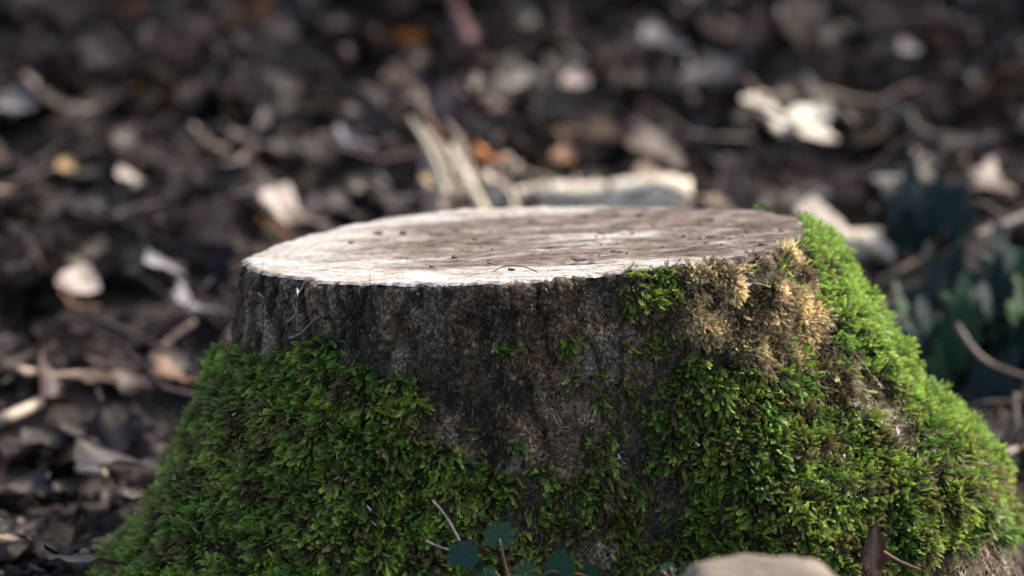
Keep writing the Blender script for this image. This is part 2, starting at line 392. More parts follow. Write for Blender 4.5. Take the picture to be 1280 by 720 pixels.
# relief of the bark: deep furrows on the left, shallow plates in front, lumps under the moss
leftness = sstep(-115, -150, np.degrees(Tf)) + sstep(90, 150, np.degrees(Tf)) * .7
wp = B0 + .004 * col3(noise3(B0 * 60), noise3(B0 * 60 + 5), noise3(B0 * 60 + 11))
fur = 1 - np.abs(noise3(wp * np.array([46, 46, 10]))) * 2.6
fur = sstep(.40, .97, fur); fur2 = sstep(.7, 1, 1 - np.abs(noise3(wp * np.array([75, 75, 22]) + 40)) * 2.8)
rel = -(fur * (.0026 + .0095 * leftness)) - fur2 * (.0014 + .001 * leftness)
rel += .0012 * fbm(B0 * 95, 3) + .0030 * noise3(B0 * 26) + .0008 * noise3(B0 * 330)
lump = (.010 * (.45 + fbm(B0 * 27 + 3, 2)) + .006 * noise3(B0 * 70)) * allm
edge = sstep(0, .004, Df)
lip = np.exp(-Df / .003) * (.0022 * noise3(B0 * np.array([70, 70, 5])) + .0014 * noise3(B0 * np.array([190, 190, 5])))
rel = (rel * edge) * (1 - .6 * allm) + lump * sstep(0, .02, Df) + .0022 * edge
nrm_x, nrm_y = np.cos(Tf), np.sin(Tf)
shrink = np.where(Df < 1e-6, -.004, 0)
BV = B0.copy(); BV[:, 0] += nrm_x * (rel + shrink); BV[:, 1] += nrm_y * (rel + shrink); BV[:, 2] += .25 * lump * sstep(0, .02, Df) - .0018 + lip
i, j = np.meshgrid(np.arange(ND - 1), np.arange(NT), indexing='ij'); j2 = (j + 1) % NT
BF = np.stack([(i * NT + j), (i + 1) * NT + j, (i + 1) * NT + j2, i * NT + j2], -1).reshape(-1, 4)
me = mesh('bark', BV, BF, M_bark)
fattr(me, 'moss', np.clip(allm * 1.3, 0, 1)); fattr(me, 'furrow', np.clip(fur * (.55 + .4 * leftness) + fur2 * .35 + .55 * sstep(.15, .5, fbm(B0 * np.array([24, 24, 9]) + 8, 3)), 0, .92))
stump = empty('tree_stump', (CX, CY, 0)); tag(stump, 'broad freshly sawn tree stump with dark furrowed bark, its flared roots covered in green moss', 'tree stump')
bark = link('bark', me, stump); bark['label'] = 'dark brown speckled furrowed bark'

# vertex normals on the grid
G = BV.reshape(ND, NT, 3)
du = np.roll(G, -1, 1) - np.roll(G, 1, 1); dv = np.gradient(G, axis=0); GN_ = np.cross(dv, du); GN_ /= np.linalg.norm(GN_, axis=2)[..., None] + 1e-12
if (GN_[ND // 3, NT // 2] @ np.array([1.0, 0, 0])) < 0: GN_ = -GN_
GNs = blur(GN_, 4); GNs /= np.linalg.norm(GNs, axis=2)[..., None]

# sawn face
NR = 150
rs = np.linspace(0, 1, NR + 1)[1:] ** .8; T3, R3 = np.meshgrid(ts, rs); tf, rf = T3.ravel(), R3.ravel()
rag = .0026 * noise3(col3(np.cos(tf) * 26, np.sin(tf) * 26, 0 * tf)) + .0016 * noise3(col3(np.cos(tf) * 90, np.sin(tf) * 90, 0 * tf + 3))
Rr = rf * (R0(tf) + rag * rf ** 6)
x = CX + Rr * np.cos(tf); y = CY + Rr * np.sin(tf); z = ztop(x, y)
Pt = col3(x, y, 0 * x)
z += .0010 * noise3(Pt * np.array([14, 60, 1])) + .0012 * noise3(Pt * np.array([50, 110, 1]) + 7) * (.4 + .6 * (x > -.12)) + .0018 * noise3(Pt * np.array([9, 22, 1]) + 2)
gg = fbm(Pt * np.array([26, 52, 1]) + 21, 4); gouge = sstep(.42, .66, gg) * sstep(.99, .9, rf)
gouge = gouge * (.15 + .85 * sstep(1.25, .8, np.hypot((x - .075) / .19, (y - .035) / .18))); z -= gouge * .0022; z -= .0022 * sstep(.985, 1, rf) + .0012 * np.maximum(noise3(Pt * 160), 0) * sstep(.95, 1, rf)
cxx = (x - .075) / .19; cyy = (y - .035) / .18
stain = sstep(1.30, .92, np.hypot(cxx, cyy) + .28 * fbm(Pt * np.array([8, 20, 1]), 4))
stain = stain * sstep(-.6, .0, fbm(Pt * np.array([6, 24, 1]) + 5, 4) + .15)
stain = np.clip(stain + .6 * sstep(.4, .8, x / .24 + .3 * fbm(Pt * np.array([18, 50, 1]), 2)), 0, 1)
V = np.vstack([[[CX, CY, ztop(CX, CY)]], col3(x, y, z)])
i, j = np.meshgrid(np.arange(NR - 1), np.arange(NT), indexing='ij'); j2 = (j + 1) % NT
F = np.stack([1 + i * NT + j, 1 + (i + 1) * NT + j, 1 + (i + 1) * NT + j2, 1 + i * NT + j2], -1).reshape(-1, 4)
jj = np.arange(NT); Fc = np.stack([jj * 0, 1 + jj, 1 + (jj + 1) % NT], 1)
F = np.vstack([np.stack([F[:, 0], F[:, 1], F[:, 2]], 1), np.stack([F[:, 0], F[:, 2], F[:, 3]], 1), Fc])
me = mesh('cut_face', V, F, M_cut); fattr(me, 'stain', np.concatenate([[1], stain])); fattr(me, 'gouge', np.concatenate([[0], gouge]))
deg = np.degrees(tf); wd = .012 + .05 * sstep(-75, -35, deg) * sstep(80, 20, deg)
fattr(me, 'rimdirt', np.concatenate([[0], .9 * sstep(0, .018, rf - 1 + wd * (.6 + .9 * fbm(Pt * 70 + 4, 3)))]))
cut = link('cut_face', me, stump); cut['label'] = 'pale sawn top, brown stained in the middle, with streaky saw marks'

# ------------------------------------------------------------------ instancing of stuff (moss, litter)
def euler_from(Xa, Ya, Za):
    # matrix columns Xa,Ya,Za -> XYZ euler
    m00, m10, m20 = Xa[:, 0], Xa[:, 1], Xa[:, 2]; m21 = Ya[:, 2]; m22 = Za[:, 2]
    m11 = Ya[:, 1]; m12 = Za[:, 1]
    cy = np.hypot(m00, m10)
    return np.stack([np.arctan2(m21, m22), np.arctan2(-m20, cy), np.arctan2(m10, m00)], 1)
def unit(v): return v / (np.linalg.norm(v, axis=1)[:, None] + 1e-9)
def scatter(name, pos, rot, scl, tint, idx, meshes, parent=None):
    me = bpy.data.meshes.new(name); me.vertices.add(len(pos)); me.vertices.foreach_set('co', np.asarray(pos, np.float32).ravel())
    a = me.attributes.new('rot', 'FLOAT_VECTOR', 'POINT'); a.data.foreach_set('vector', np.asarray(rot, np.float32).ravel())
    a = me.attributes.new('scl', 'FLOAT', 'POINT'); a.data.foreach_set('value', np.asarray(scl, np.float32))
    a = me.attributes.new('idx', 'INT', 'POINT'); a.data.foreach_set('value', np.asarray(idx, np.int32))
    a = me.attributes.new('tint', 'FLOAT_COLOR', 'POINT'); t4 = np.ones((len(pos), 4), np.float32); t4[:, :3] = tint; a.data.foreach_set('color', t4.ravel())
    ob = link(name, me, parent); tag(ob, kind='stuff')
    g = bpy.data.node_groups.new(name + '_nodes', 'GeometryNodeTree')
    g.interface.new_socket('Geometry', in_out='INPUT', socket_type='NodeSocketGeometry'); g.interface.new_socket('Geometry', in_out='OUTPUT', socket_type='NodeSocketGeometry')
    n, l = g.nodes, g.links
    gi = n.new('NodeGroupInput'); go = n.new('NodeGroupOutput'); ip = n.new('GeometryNodeInstanceOnPoints'); gt = n.new('GeometryNodeGeometryToInstance')
    for m in reversed(meshes):
        src = bpy.data.objects.new(name + '_piece', m); oi = n.new('GeometryNodeObjectInfo'); oi.inputs['Object'].default_value = src; oi.inputs['As Instance'].default_value = False
        l.new(oi.outputs['Geometry'], gt.inputs[0])
    def att(nm, dt):
        q = n.new('GeometryNodeInputNamedAttribute'); q.data_type = dt; q.inputs[0].default_value = nm; return [s for s in q.outputs if s.enabled and s.name == 'Attribute'][0]
    l.new(gi.outputs[0], ip.inputs['Points']); l.new(gt.outputs[0], ip.inputs['Instance']); ip.inputs['Pick Instance'].default_value = True
    l.new(att('idx', 'INT'), ip.inputs['Instance Index']); l.new(att('rot', 'FLOAT_VECTOR'), ip.inputs['Rotation']); l.new(att('scl', 'FLOAT'), ip.inputs['Scale'])
    l.new(ip.outputs[0], go.inputs[0])
    md = ob.modifiers.new('scatter', 'NODES'); md.node_group = g
    return ob

# one little moss shoot: bent stem with feathery side leaves, unit length along +Z, flat face towards +X
def sprig(seed, nb=9, wid=.34, lf=.11):
    r = np.random.default_rng(seed); V = []; F = []; A = []
    bend = r.uniform(.1, .5)
    def leaf(p, d, nrm, L, W, a0, a1):
        s = np.cross(d, nrm); s /= np.linalg.norm(s) + 1e-9; k = len(V)
        V.extend([p, p + d * L * .45 + s * W + nrm * W * .3, p + d * L + nrm * L * r.uniform(-.25, .35), p + d * L * .45 - s * W + nrm * W * .3])
        F.extend([(k, k + 1, k + 2), (k, k + 2, k + 3)]); A.extend([a0, (a0 + a1) / 2, a1, (a0 + a1) / 2])
    for i in range(nb):
        t = (i + .6) / nb
        p = np.array([bend * t * t * .5 + .02 * r.normal(), .05 * math.sin(4 * t + seed), t])
        L = wid * (1 - .55 * t) * (.6 + .4 * min(1, 4 * t)) * r.uniform(.8, 1.2)
        for s in (-1, 1):
            d = np.array([r.uniform(-.35, .35), s * r.uniform(.75, 1.05), r.uniform(.45, .95)]); d /= np.linalg.norm(d)
            q = p + np.array([0, 0, r.uniform(-.03, .03)])
            leaf(q, d, np.array([1., 0, 0]), L, L * .15, t * .75, t * .75 + .25)
            leaf(q + d * L * .45, (d + np.array([0, 0, .9])) / 1.5, np.array([1., 0, .2]), L * .55, L * .15, t * .8, t * .8 + .2)
        leaf(p, np.array([.35 * r.normal(), .25 * r.normal(), 1.0]), np.array([1., .2 * r.normal(), 0]), lf * 1.6, .03, t * .6, t)
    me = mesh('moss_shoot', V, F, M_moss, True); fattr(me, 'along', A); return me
SP = [sprig(s, nb, wd) for s, nb, wd in ((1, 11, .30), (2, 12, .25), (3, 10, .36), (4, 12, .22), (5, 9, .40))]
def strand(seed):
    r = np.random.default_rng(seed); V = []; F = []; A = []
    for b in range(4):
        p = np.array([0, 0, 0.]); d = np.array([.4 * r.normal(), .5 * r.normal(), 1.]); d /= np.linalg.norm(d)
        for i in range(5):
            q = p + d * .2; d = d + np.array([.25 * r.normal(), .3 * r.normal(), 0]); d /= np.linalg.norm(d); s = np.array([0, .016 * (1 - i * .12), 0]); k = len(V)
            V += [p - s, p + s, q + s, q - s]; F += [(k, k + 1, k + 2), (k, k + 2, k + 3)]; A += [i / 5, i / 5, (i + 1) / 5, (i + 1) / 5]; p = q
    me = mesh('moss_strand', V, F, M_moss, True); fattr(me, 'along', A); return me
ST = [strand(s) for s in (1, 2, 3)]

def sample(densg, count):
    """pick points on the bark grid by density x area"""
    A = np.linalg.norm(np.cross(G[1:, :] - G[:-1, :], np.roll(G, -1, 1)[:-1] - G[:-1]), axis=2)
    Wt = (A * densg[:-1]).ravel(); Wt[(G[:-1, :, 2] < -.01).ravel()] = 0; cdf = np.cumsum(Wt); pick = np.searchsorted(cdf, rng.random(count) * cdf[-1])
    ii, jj = pick // NT, pick % NT; u, v = rng.random(count)[:, None], rng.random(count)[:, None]; j2 = (jj + 1) % NT
    P = (G[ii, jj] * (1 - u) + G[ii, j2] * u) * (1 - v) + (G[ii + 1, jj] * (1 - u) + G[ii + 1, j2] * u) * v
    return P, GNs[ii, jj], ii * NT + jj
def orient(Nn, droop, spread, side=0.35):
    n_ = len(Nn); D = unit(Nn * .75 + np.array([0, 0, -1.]) * droop[:, None] + rng.normal(size=(n_, 3)) * spread)
    Xa = unit(Nn + rng.normal(size=(n_, 3)) * side); Xa = unit(Xa - D * (Xa * D).sum(1)[:, None]); Ya = np.cross(D, Xa)
    return euler_from(Xa, Ya, D), D
green = D2d * (1 + .0)
fr = (by < CY + .12).reshape(ND, NT); w_ = green * np.where(fr, 1, .30)
NM = 115000
P, Nn, k = sample(w_, NM)
v1_ = fbm(P * 24, 3); v2_ = fbm(P * 55 + 4, 2); rnd = rng.random(NM)
deep = np.array([.085, .172, .030]); yel = np.array([.235, .310, .065]); oliv = np.array([.19, .155, .075]); brownm = np.array([.085, .058, .032])
tint = deep + (yel - deep) * np.clip(.45 + v1_ * 1.1 + .3 * rng.normal(size=NM), 0, 1)[:, None]
spx, spy = proj(P)
dead = np.clip(sstep(.05, .4, v2_ + .15 * rng.normal(size=NM)) + .55 * np.exp(-(((spx - 300) / 60) ** 2 + ((spy - 540) / 70) ** 2)) * (rnd > .3) + .5 * np.exp(-(((spx - 200) / 40) ** 2 + ((spy - 620) / 40) ** 2)) * (rnd > .3), 0, .9)
tint = tint * (1 - dead[:, None]) + (oliv * .6 + brownm * .4) * dead[:, None]
brt = (mRB[k]) ; tint[brt] = tint[brt] * .30 + np.array([.25, .37, .10]) * .66  # right flank moss tinted brighter, sunlight put into its colour
tint *= rng.uniform(.7, 1.3, NM)[:, None] * np.where(mL[k], 1.25, 1.0)[:, None]
sc = rng.uniform(.0042, .0096, NM) * np.where(brt, .85, 1)
clump = col3(noise3(P * 85), noise3(P * 85 + 33), noise3(P * 85 + 71)) * 1.1
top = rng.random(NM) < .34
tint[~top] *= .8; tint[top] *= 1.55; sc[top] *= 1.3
e, D = orient(unit(Nn + clump), np.where(brt, .15, .45), .28)
P2 = P - Nn * .002 + Nn * (np.where(top, .003, 0) + rng.random(NM) ** 2 * .004)[:, None]
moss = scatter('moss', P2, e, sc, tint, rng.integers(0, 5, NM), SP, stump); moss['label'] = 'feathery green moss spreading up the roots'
# dry straw coloured moss under the rim
NDm = 9500
P, Nn, k = sample((tan_d * np.where(mRB, .2, 1)).reshape(ND, NT), NDm)
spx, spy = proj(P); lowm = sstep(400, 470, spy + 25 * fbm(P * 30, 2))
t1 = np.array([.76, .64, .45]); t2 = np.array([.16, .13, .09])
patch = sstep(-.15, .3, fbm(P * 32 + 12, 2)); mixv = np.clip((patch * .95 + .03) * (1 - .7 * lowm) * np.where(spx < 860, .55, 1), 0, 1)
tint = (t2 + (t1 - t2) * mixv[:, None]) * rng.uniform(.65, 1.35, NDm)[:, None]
e, D = orient(Nn, np.full(NDm, .5), .5)
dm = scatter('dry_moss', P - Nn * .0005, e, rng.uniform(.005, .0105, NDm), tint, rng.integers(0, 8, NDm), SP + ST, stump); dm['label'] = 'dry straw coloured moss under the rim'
# thin dead strands and hairs hanging in the sparse zone
NS = 6000
P, Nn, k = sample((np.where(mS | mC | mT, 1, 0) + .22 * np.where(mL | mR, 1, 0) + .08 * front).reshape(ND, NT) * fr, NS)
tint = np.array([.17, .14, .10]) * rng.uniform(.3, 1.5, NS)[:, None]
e, D = orient(Nn, np.full(NS, .9), .55)
hs = scatter('dead_strand', P, e, rng.uniform(.008, .018, NS), tint, rng.integers(0, 3, NS), ST, stump); hs['label'] = 'thin dead moss strands hanging on the bark'

# small lifted scales, grit and lichen crumbs of the bare bark
SC = []
for q in range(4):
    r_ = np.random.default_rng(90 + q); n_ = 7; ang = np.sort(r_.uniform(0, 6.28, n_)); rr_ = r_.uniform(.3, .55, n_)
    Vt = np.stack([rr_ * np.cos(ang) * .2 + .0, rr_ * np.sin(ang), rr_ * np.cos(ang) * 1.5], 1)  # flat plate standing in YZ
    top = Vt * .8 + np.array([.13, 0, 0]); k = np.arange(n_); k2 = (k + 1) % n_; Fm = [(a, b, b + n_) for a, b in zip(k, k2)] + [(a, b + n_, a + n_) for a, b in zip(k, k2)] + [(n_, a + n_, b + n_) for a, b in zip(k[1:-1], k2[1:-1])]
    m_ = mesh('bark_scale', np.vstack([Vt, top]), np.array(Fm), M_moss, False); fattr(m_, 'along', np.full(2 * n_, .55)); SC.append(m_)
NB = 11000
bare = np.clip(1 - allm * 1.5, 0.03, 1) * front * (Df > .003) * (1 - .8 * fur) * (1 - .6 * np.clip(leftness, 0, 1))
P, Nn, k = sample(bare.reshape(ND, NT), NB)
D = unit(np.array([0, 0, 1.]) + rng.normal(size=(NB, 3)) * .25); Xa = unit(Nn + rng.normal(size=(NB, 3)) * .25); D = unit(D - Xa * (Xa * D).sum(1)[:, None])
palb = np.array([(.030, .023, .017), (.105, .070, .044), (.20, .135, .086), (.34, .285, .225), (.22, .115, .062), (.075, .090, .035)])
zone = fbm(P * np.array([14, 14, 7]) + 3, 3); ci = np.array([rng.choice(6, p=p_) for p_ in ([.30, .28, .2, .10, .08, .04], [.16, .22, .28, .22, .09, .03])])  if False else None
pa, pb_ = np.cumsum([.34, .30, .18, .06, .08, .04]), np.cumsum([.14, .22, .28, .23, .09, .04]); u_ = rng.random(NB); mixz = sstep(-.2, .3, zone)[:, None]
ci = (u_[:, None] > (pa * (1 - mixz) + pb_ * mixz)).sum(1).clip(0, 5)
bs = scatter('bark_scale', P - Nn * .0004, euler_from(Xa, np.cross(D, Xa), D), rng.uniform(.0012, .0052, NB), palb[ci] * rng.uniform(.7, 1.4, NB)[:, None], rng.integers(0, 4, NB), SC, stump); bs['label'] = 'rough little scales and crumbs on the bark'

# nearest point of the front bark to a photo position
vis = (GN_[..., 1] < .2).ravel() & (by < .12); vi = np.where(vis)[0]; vpx, vpy = proj(BV[vi])
def on_bark(px, py, out=.0):
    k = vi[np.argmin((vpx - px) ** 2 + (vpy - py) ** 2)]; return BV[k] + GNs.reshape(-1, 3)[k] * out
# grey rootlets on the left bark
def bark_line(name, pts, r, mat, label=None, out=.002, n=22, sides=7):
    path = smooth_path([on_bark(a, b, out) for a, b in pts], n); V, F = tube(path, np.linspace(r, r * .45, n), sides, .12)
    o = link(name, mesh(name, *tris(V, F), mat), stump)
    if label: o['label'] = label
    return o
bark_line('rootlet', [(366, 349), (373, 362), (370, 378), (372, 392), (362, 404), (351, 414)], .0016, M_greyroot, 'grey forked rootlet clinging below the rim')
bark_line('rootlet', [(385, 352), (377, 362), (373, 374), (375, 396), (372, 410)], .0012, M_greyroot)
bark_line('rootlet', [(350, 418), (365, 422), (380, 414), (396, 400), (406, 393)], .0013, M_greyroot)
bark_line('rootlet', [(352, 412), (352, 400), (349, 396)], .0007, M_greyroot)
bark_line('rootlet', [(326, 368), (332, 376), (338, 384)], .0010, M_greyroot)
for q in ([(846, 505), (842, 520), (848, 540)], [(852, 520), (856, 536), (850, 548)], [(690, 520), (700, 534), (716, 530)], [(730, 545), (745, 560), (760, 548)]):
    bark_line('rootlet', q, .0008, M_greyroot)
bark_line('twig_stub', [(915, 362), (930, 359), (944, 360), (960, 362)], .0016, M_greyroot, 'short whitish twig stuck in the dry moss', .009)
bark_line('bark_strip', [(120, 690), (145, 668), (175, 655), (205, 640)], .0022, M_twig, 'brown bare root strip on the left flare', .006)
bark_line('bark_strip', [(245, 598), (258, 585), (268, 572), (280, 562)], .0019, M_twig, None, .009)
bark_line('bark_strip', [(1062, 448), (1085, 470), (1100, 488)], .0018, M_twig, None, .005)
# splinter at the right rim
a = on_bark(1018, 292, 0)
def wedge(base, tip, w1, th):
    base, tip = np.asarray(base, float), np.asarray(tip, float); d = tip - base; s = np.cross(d, (0, 1, 0)); s = s / np.linalg.norm(s) * w1; t_ = np.array([0, th, 0])
    V = []; n_ = 7
    for i in range(n_):
        f = i / (n_ - 1); c = base + d * f; ww = (1 - f ** 1.7) * .95 + .05; jx = 1 + .15 * math.sin(i * 2.1)
        V += [c - s * ww * jx - t_ * ww, c + s * ww - t_ * ww * .6, c + s * ww * .8 + t_ * ww, c - s * ww * .9 * jx + t_ * ww * .8]
    F = [(i * 4 + k, i * 4 + (k + 1) % 4, i * 4 + 4 + (k + 1) % 4, i * 4 + 4 + k) for i in range(n_ - 1) for k in range(4)] + [(3, 2, 1, 0), (n_ * 4 - 4, n_ * 4 - 3, n_ * 4 - 2, n_ * 4 - 1)]
    return tris(V, F)
me = mesh('splinter', *wedge(a + (.006, 0, -.006), a + (-.003, 0, .016), .0045, .0018), M_palewood, False); o = link('splinter', me, stump); o['label'] = 'pale pointed splinter at the right rim'

# crumbs of bark and sawdust lying on the cut
def chunk(seed, n=1):
    r = np.random.default_rng(seed); V = []; F = []
    import itertools
    V = [np.array(c) * (.5 + .0 * i) * r.uniform(.6, 1.25, 3) + .12 * r.normal(size=3) for i, c in enumerate(itertools.product((-1, 1), repeat=3))]
    F = [(0, 1, 3, 2), (4, 6, 7, 5), (0, 4, 5, 1), (2, 3, 7, 6), (0, 2, 6, 4), (1, 5, 7, 3)]
    bmv = np.array(V); cen = [bmv[list(f)].mean(0) * r.uniform(1.05, 1.4) for f in F]; T = []
    for q, f in enumerate(F):
        c = 8 + q
        for a_, b_ in zip(f, f[1:] + f[:1]): T.append((a_, b_, c))
    return mesh('crumb', np.vstack([bmv, cen]), np.array(T), M_crumb, False)
CH = [chunk(s) for s in range(5)]
crumbs = [(799, 270, 7.5, 'largest dark bark crumb, a peaked one near the back rim of the cut'), (474, 293, 6.5, 'dark bark crumb left of the middle on the pale cut'),
          (538, 309, 5, 'small round dark crumb alone on the pale streak of the cut'), (978, 289, 5, 'black crumb near the right rim of the cut'), (440, 304, 4.5, None),
          (790, 293, 3, None), (765, 283, 3, None), (817, 285, 3, None), (775, 316, 4, None), (505, 292, 5, None), (568, 322, 4.5, None), (540, 334, 3.5, None), (953, 306, 4, None),
          (700, 284, 3.5, None), (745, 297, 2.5, None), (882, 305, 2.5, None), (640, 338, 4, None), (595, 300, 4, None), (665, 277, 4, None), (855, 296, 2.5, None), (612, 330, 3, None)]
for q, (px, py, s, lab) in enumerate(crumbs):
    d = ray(px, py); n_ = np.array([-TA, 0, 1]); t = ((ZT - TA * CX) - n_ @ ORG) / (d @ n_); p = ORG + d * t
    o = link('bark_crumb', CH[q % 5], None, p + (0, 0, .0006)); s *= .001; o.scale = (s * 1.2, s, s * .42); o.rotation_euler = (random.uniform(-.2, .2), 0, random.uniform(0, 6))
    tag(o, lab or 'tiny dark crumb of bark lying on the sawn top of the stump', 'bark crumb', 'bark crumbs on the stump top')
nq = 600
a_ = rng.uniform(0, 6.283, nq); r_ = np.sqrt(rng.random(nq)) * .97 * R0(a_); qx = CX + r_ * np.cos(a_); qy = CY + r_ * np.sin(a_)
okq = fbm(col3(qx, qy, 0 * qx) * np.array([14, 40, 1]) + 6, 3) + 1.0 * (np.hypot((qx - .075) / .17, (qy - .035) / .15) < 1) > 1.0; qx, qy = qx[okq], qy[okq]; nq = len(qx)
CHL = []
for q in range(3): m_ = CH[q].copy(); m_.materials.clear(); m_.materials.append(M_moss); fattr(m_, 'along', np.full(len(m_.vertices), .5)); CHL.append(m_)
sdst = scatter('sawdust', col3(qx, qy, ztop(qx, qy) + .0006), rng.normal(size=(nq, 3)) * np.array([.2, .2, 2]), rng.uniform(.0003, .0013, nq), np.array([(.05, .033, .027), (.16, .10, .075), (.5, .42, .34)])[rng.choice(3, nq, p=[.55, .25, .2])], rng.integers(0, 3, nq), CHL)
tag(sdst, 'fine crumbs and sawdust strewn over the brown middle of the sawn top', 'sawdust')
# curved fibre on the cut
def cutp(px, py, up=0.):
    d = ray(px, py); n_ = np.array([-TA, 0, 1]); t = ((ZT - TA * CX) - n_ @ ORG) / (d @ n_); return ORG + d * t + np.array([0, 0, up])
V, F = tube(smooth_path([cutp(616, 341, .001), cutp(632, 337, .003), cutp(655, 338, .003), cutp(672, 342, .001)], 14), .0005, 5)
tag(link('wood_fibre', mesh('wood_fibre', *tris(V, F), M_crumb)), 'thin curved dark fibre lying by the front edge of the stump top', 'wood fibre')
# tiny moss sprouts on the rim
for px, py, cnt, lab in ((953, 262, 26, 'tiny bright green moss sprout on the back right rim of the stump'), (1003, 271, 10, 'tiny moss sprout at the right end of the rim')):
    mb = MB(); p0 = cutp(px, py)
    for q in range(cnt):
        src = SP[q % 5]; vv = np.empty(len(src.vertices) * 3, np.float32); src.vertices.foreach_get('co', vv); vv = vv.reshape(-1, 3)
        ff = np.empty(len(src.polygons) * 3, np.int32); src.loops.foreach_get('vertex_index', ff)
        Rm = np.array(Euler((random.uniform(-.9, .9), random.uniform(-.9, .9), random.uniform(0, 6))).to_matrix())
        mb.add((vv * .007) @ Rm.T + p0 + (rng.uniform(-.006, .006), rng.uniform(-.003, .003), -.001), ff.reshape(-1, 3))
    m2 = bpy.data.materials.get('sprout') or mat_simple('sprout', (.10, .19, .03), (.22, .33, .06), 300, .5)
    tag(link('moss_sprout', mb.mesh('moss_sprout', m2)), lab, 'moss sprout')
# pale flakes caught in the moss
FL = [mesh('flake', *wedge((0, 0, 0), (0, 0, 1), .35, .12), M_fleck, False), CH[1].copy()]
FL[1].materials.clear(); FL[1].materials.append(M_fleck)
FL[1] = SC[1].copy(); FL[1].materials.clear(); FL[1].materials.append(M_fleck)
flakes = [(1044, 548, 7, 1, 'largest pale flake, in the moss of the right root'), (1112, 552, 9, 0, 'pale splinter in the right root moss beside the bare brown patch'), (1047, 578, 6, 0, None), (1062, 515, 7, 0, None),
          (431, 570, 6, 1, 'small bluish white flake alone in the left moss'), (465, 631, 6, 0, None), (398, 622, 5, 0, None), (468, 658, 5, 0, None), (290, 512, 6, 1, None), (282, 540, 6, 1, None), (300, 520, 4, 0, None),
          (963, 627, 5, 1, None), (939, 597, 4, 0, None), (765, 575, 5, 0, None), (1162, 488, 5, 0, None), (1193, 518, 5, 0, None), (1140, 586, 5, 0, None), (228, 607, 5, 0, None), (1160, 470, 4, 1, None), (880, 560, 4, 0, None), (700, 505, 4, 1, None)]
for px, py, s, kd, lab in flakes:
    o = link('pale_flake', FL[kd], None, on_bark(px, py, .011)); s *= .0008; o.scale = (s, s, s * (1.3 if kd == 0 else .8)); o.rotation_euler = (random.uniform(-1, 1), random.uniform(-1.2, 1.2), random.uniform(0, 6))
    tag(o, lab or 'tiny pale flake caught in the moss on the stump', 'flake', 'pale flakes caught in the moss')

# ------------------------------------------------------------------ leaves
def leafmesh(kind, seed, mat, curl=.5, n=9, wscale=1):
    """leaf of unit length along +Y, face +Z; curled and folded as dry leaves are"""
    r = np.random.default_rng(seed); us = np.linspace(0, 1, n); cols = np.array([-1, -.55, 0, .55, 1]); V = []; vein = []
    for u in us:
        if kind == 'oval': w = .30 * math.sin(math.pi * min(1, u * 1.02)) ** .75
        elif kind == 'lobed': w = (.14 + .26 * math.sin(math.pi * u) ** .6) * (1 + .38 * math.cos(u * 6 * math.pi)) * math.sin(math.pi * max(.03, min(.97, u))) ** .4
        elif kind == 'maple': w = (.48 * math.exp(-((u - .3) / .2) ** 2) + .2 * math.exp(-((u - .62) / .13) ** 2) + .05) * min(1, (1 - u) * 6) * min(1, u * 8 + .2)
        else: w = .42 * math.sin(math.pi * u ** .7) ** .8
        for c in cols:
            cc = c * w * wscale * (1 + .1 * r.normal() * (c != 0))
            V.append((cc, u - .5, 0)); vein.append(c == 0)
    V = np.array(V, float); fold = r.uniform(-.5, .9) * curl; tw = r.uniform(-1.4, 1.4) * curl; cu = r.uniform(.2, 1.2) * curl
    V[:, 2] = np.abs(V[:, 0]) * fold + tw * V[:, 0] * V[:, 1] * 1.5 + cu * V[:, 1] ** 2 + .10 * curl * np.sin(V[:, 1] * r.uniform(6, 13) + seed) * np.sign(V[:, 0]) * np.abs(V[:, 0]) ** .5 + .02 * r.normal(size=len(V))
    V[:, 2] -= V[:, 2].mean(); m = len(cols)
    F = [(i * m + j, i * m + j + 1, (i + 1) * m + j + 1, (i + 1) * m + j) for i in range(n - 1) for j in range(m - 1)]
    V2, F2 = tube([(0, -.72, .05), (0, -.6, .01), (0, -.49, V[2, 2])], [.010, .009, .007], 4, caps=False); k = len(V)
    V = np.vstack([V, V2]); F = F + [tuple(a + k for a in f) for f in F2]
    me = mesh('leaf', V, np.array(F), mat); fattr(me, 'vein', vein + [1] * len(V2)); return me
kinds = ['oval', 'lobed', 'maple', 'round', 'oval', 'lobed', 'round', 'maple']
LL = [leafmesh(kd, 20 + s, M_litter, [.5, .9, .8, 1.1, 1.3, .6, .5, 1.2][s], 7 if kd != 'lobed' else 11) for s, kd in enumerate(kinds)]
LI = [leafmesh(kd, 20 + s, M_leaf, [.5, .9, .8, 1.1, 1.3, .6, .5, 1.2][s], 9 if kd != 'lobed' else 13) for s, kd in enumerate(kinds)]

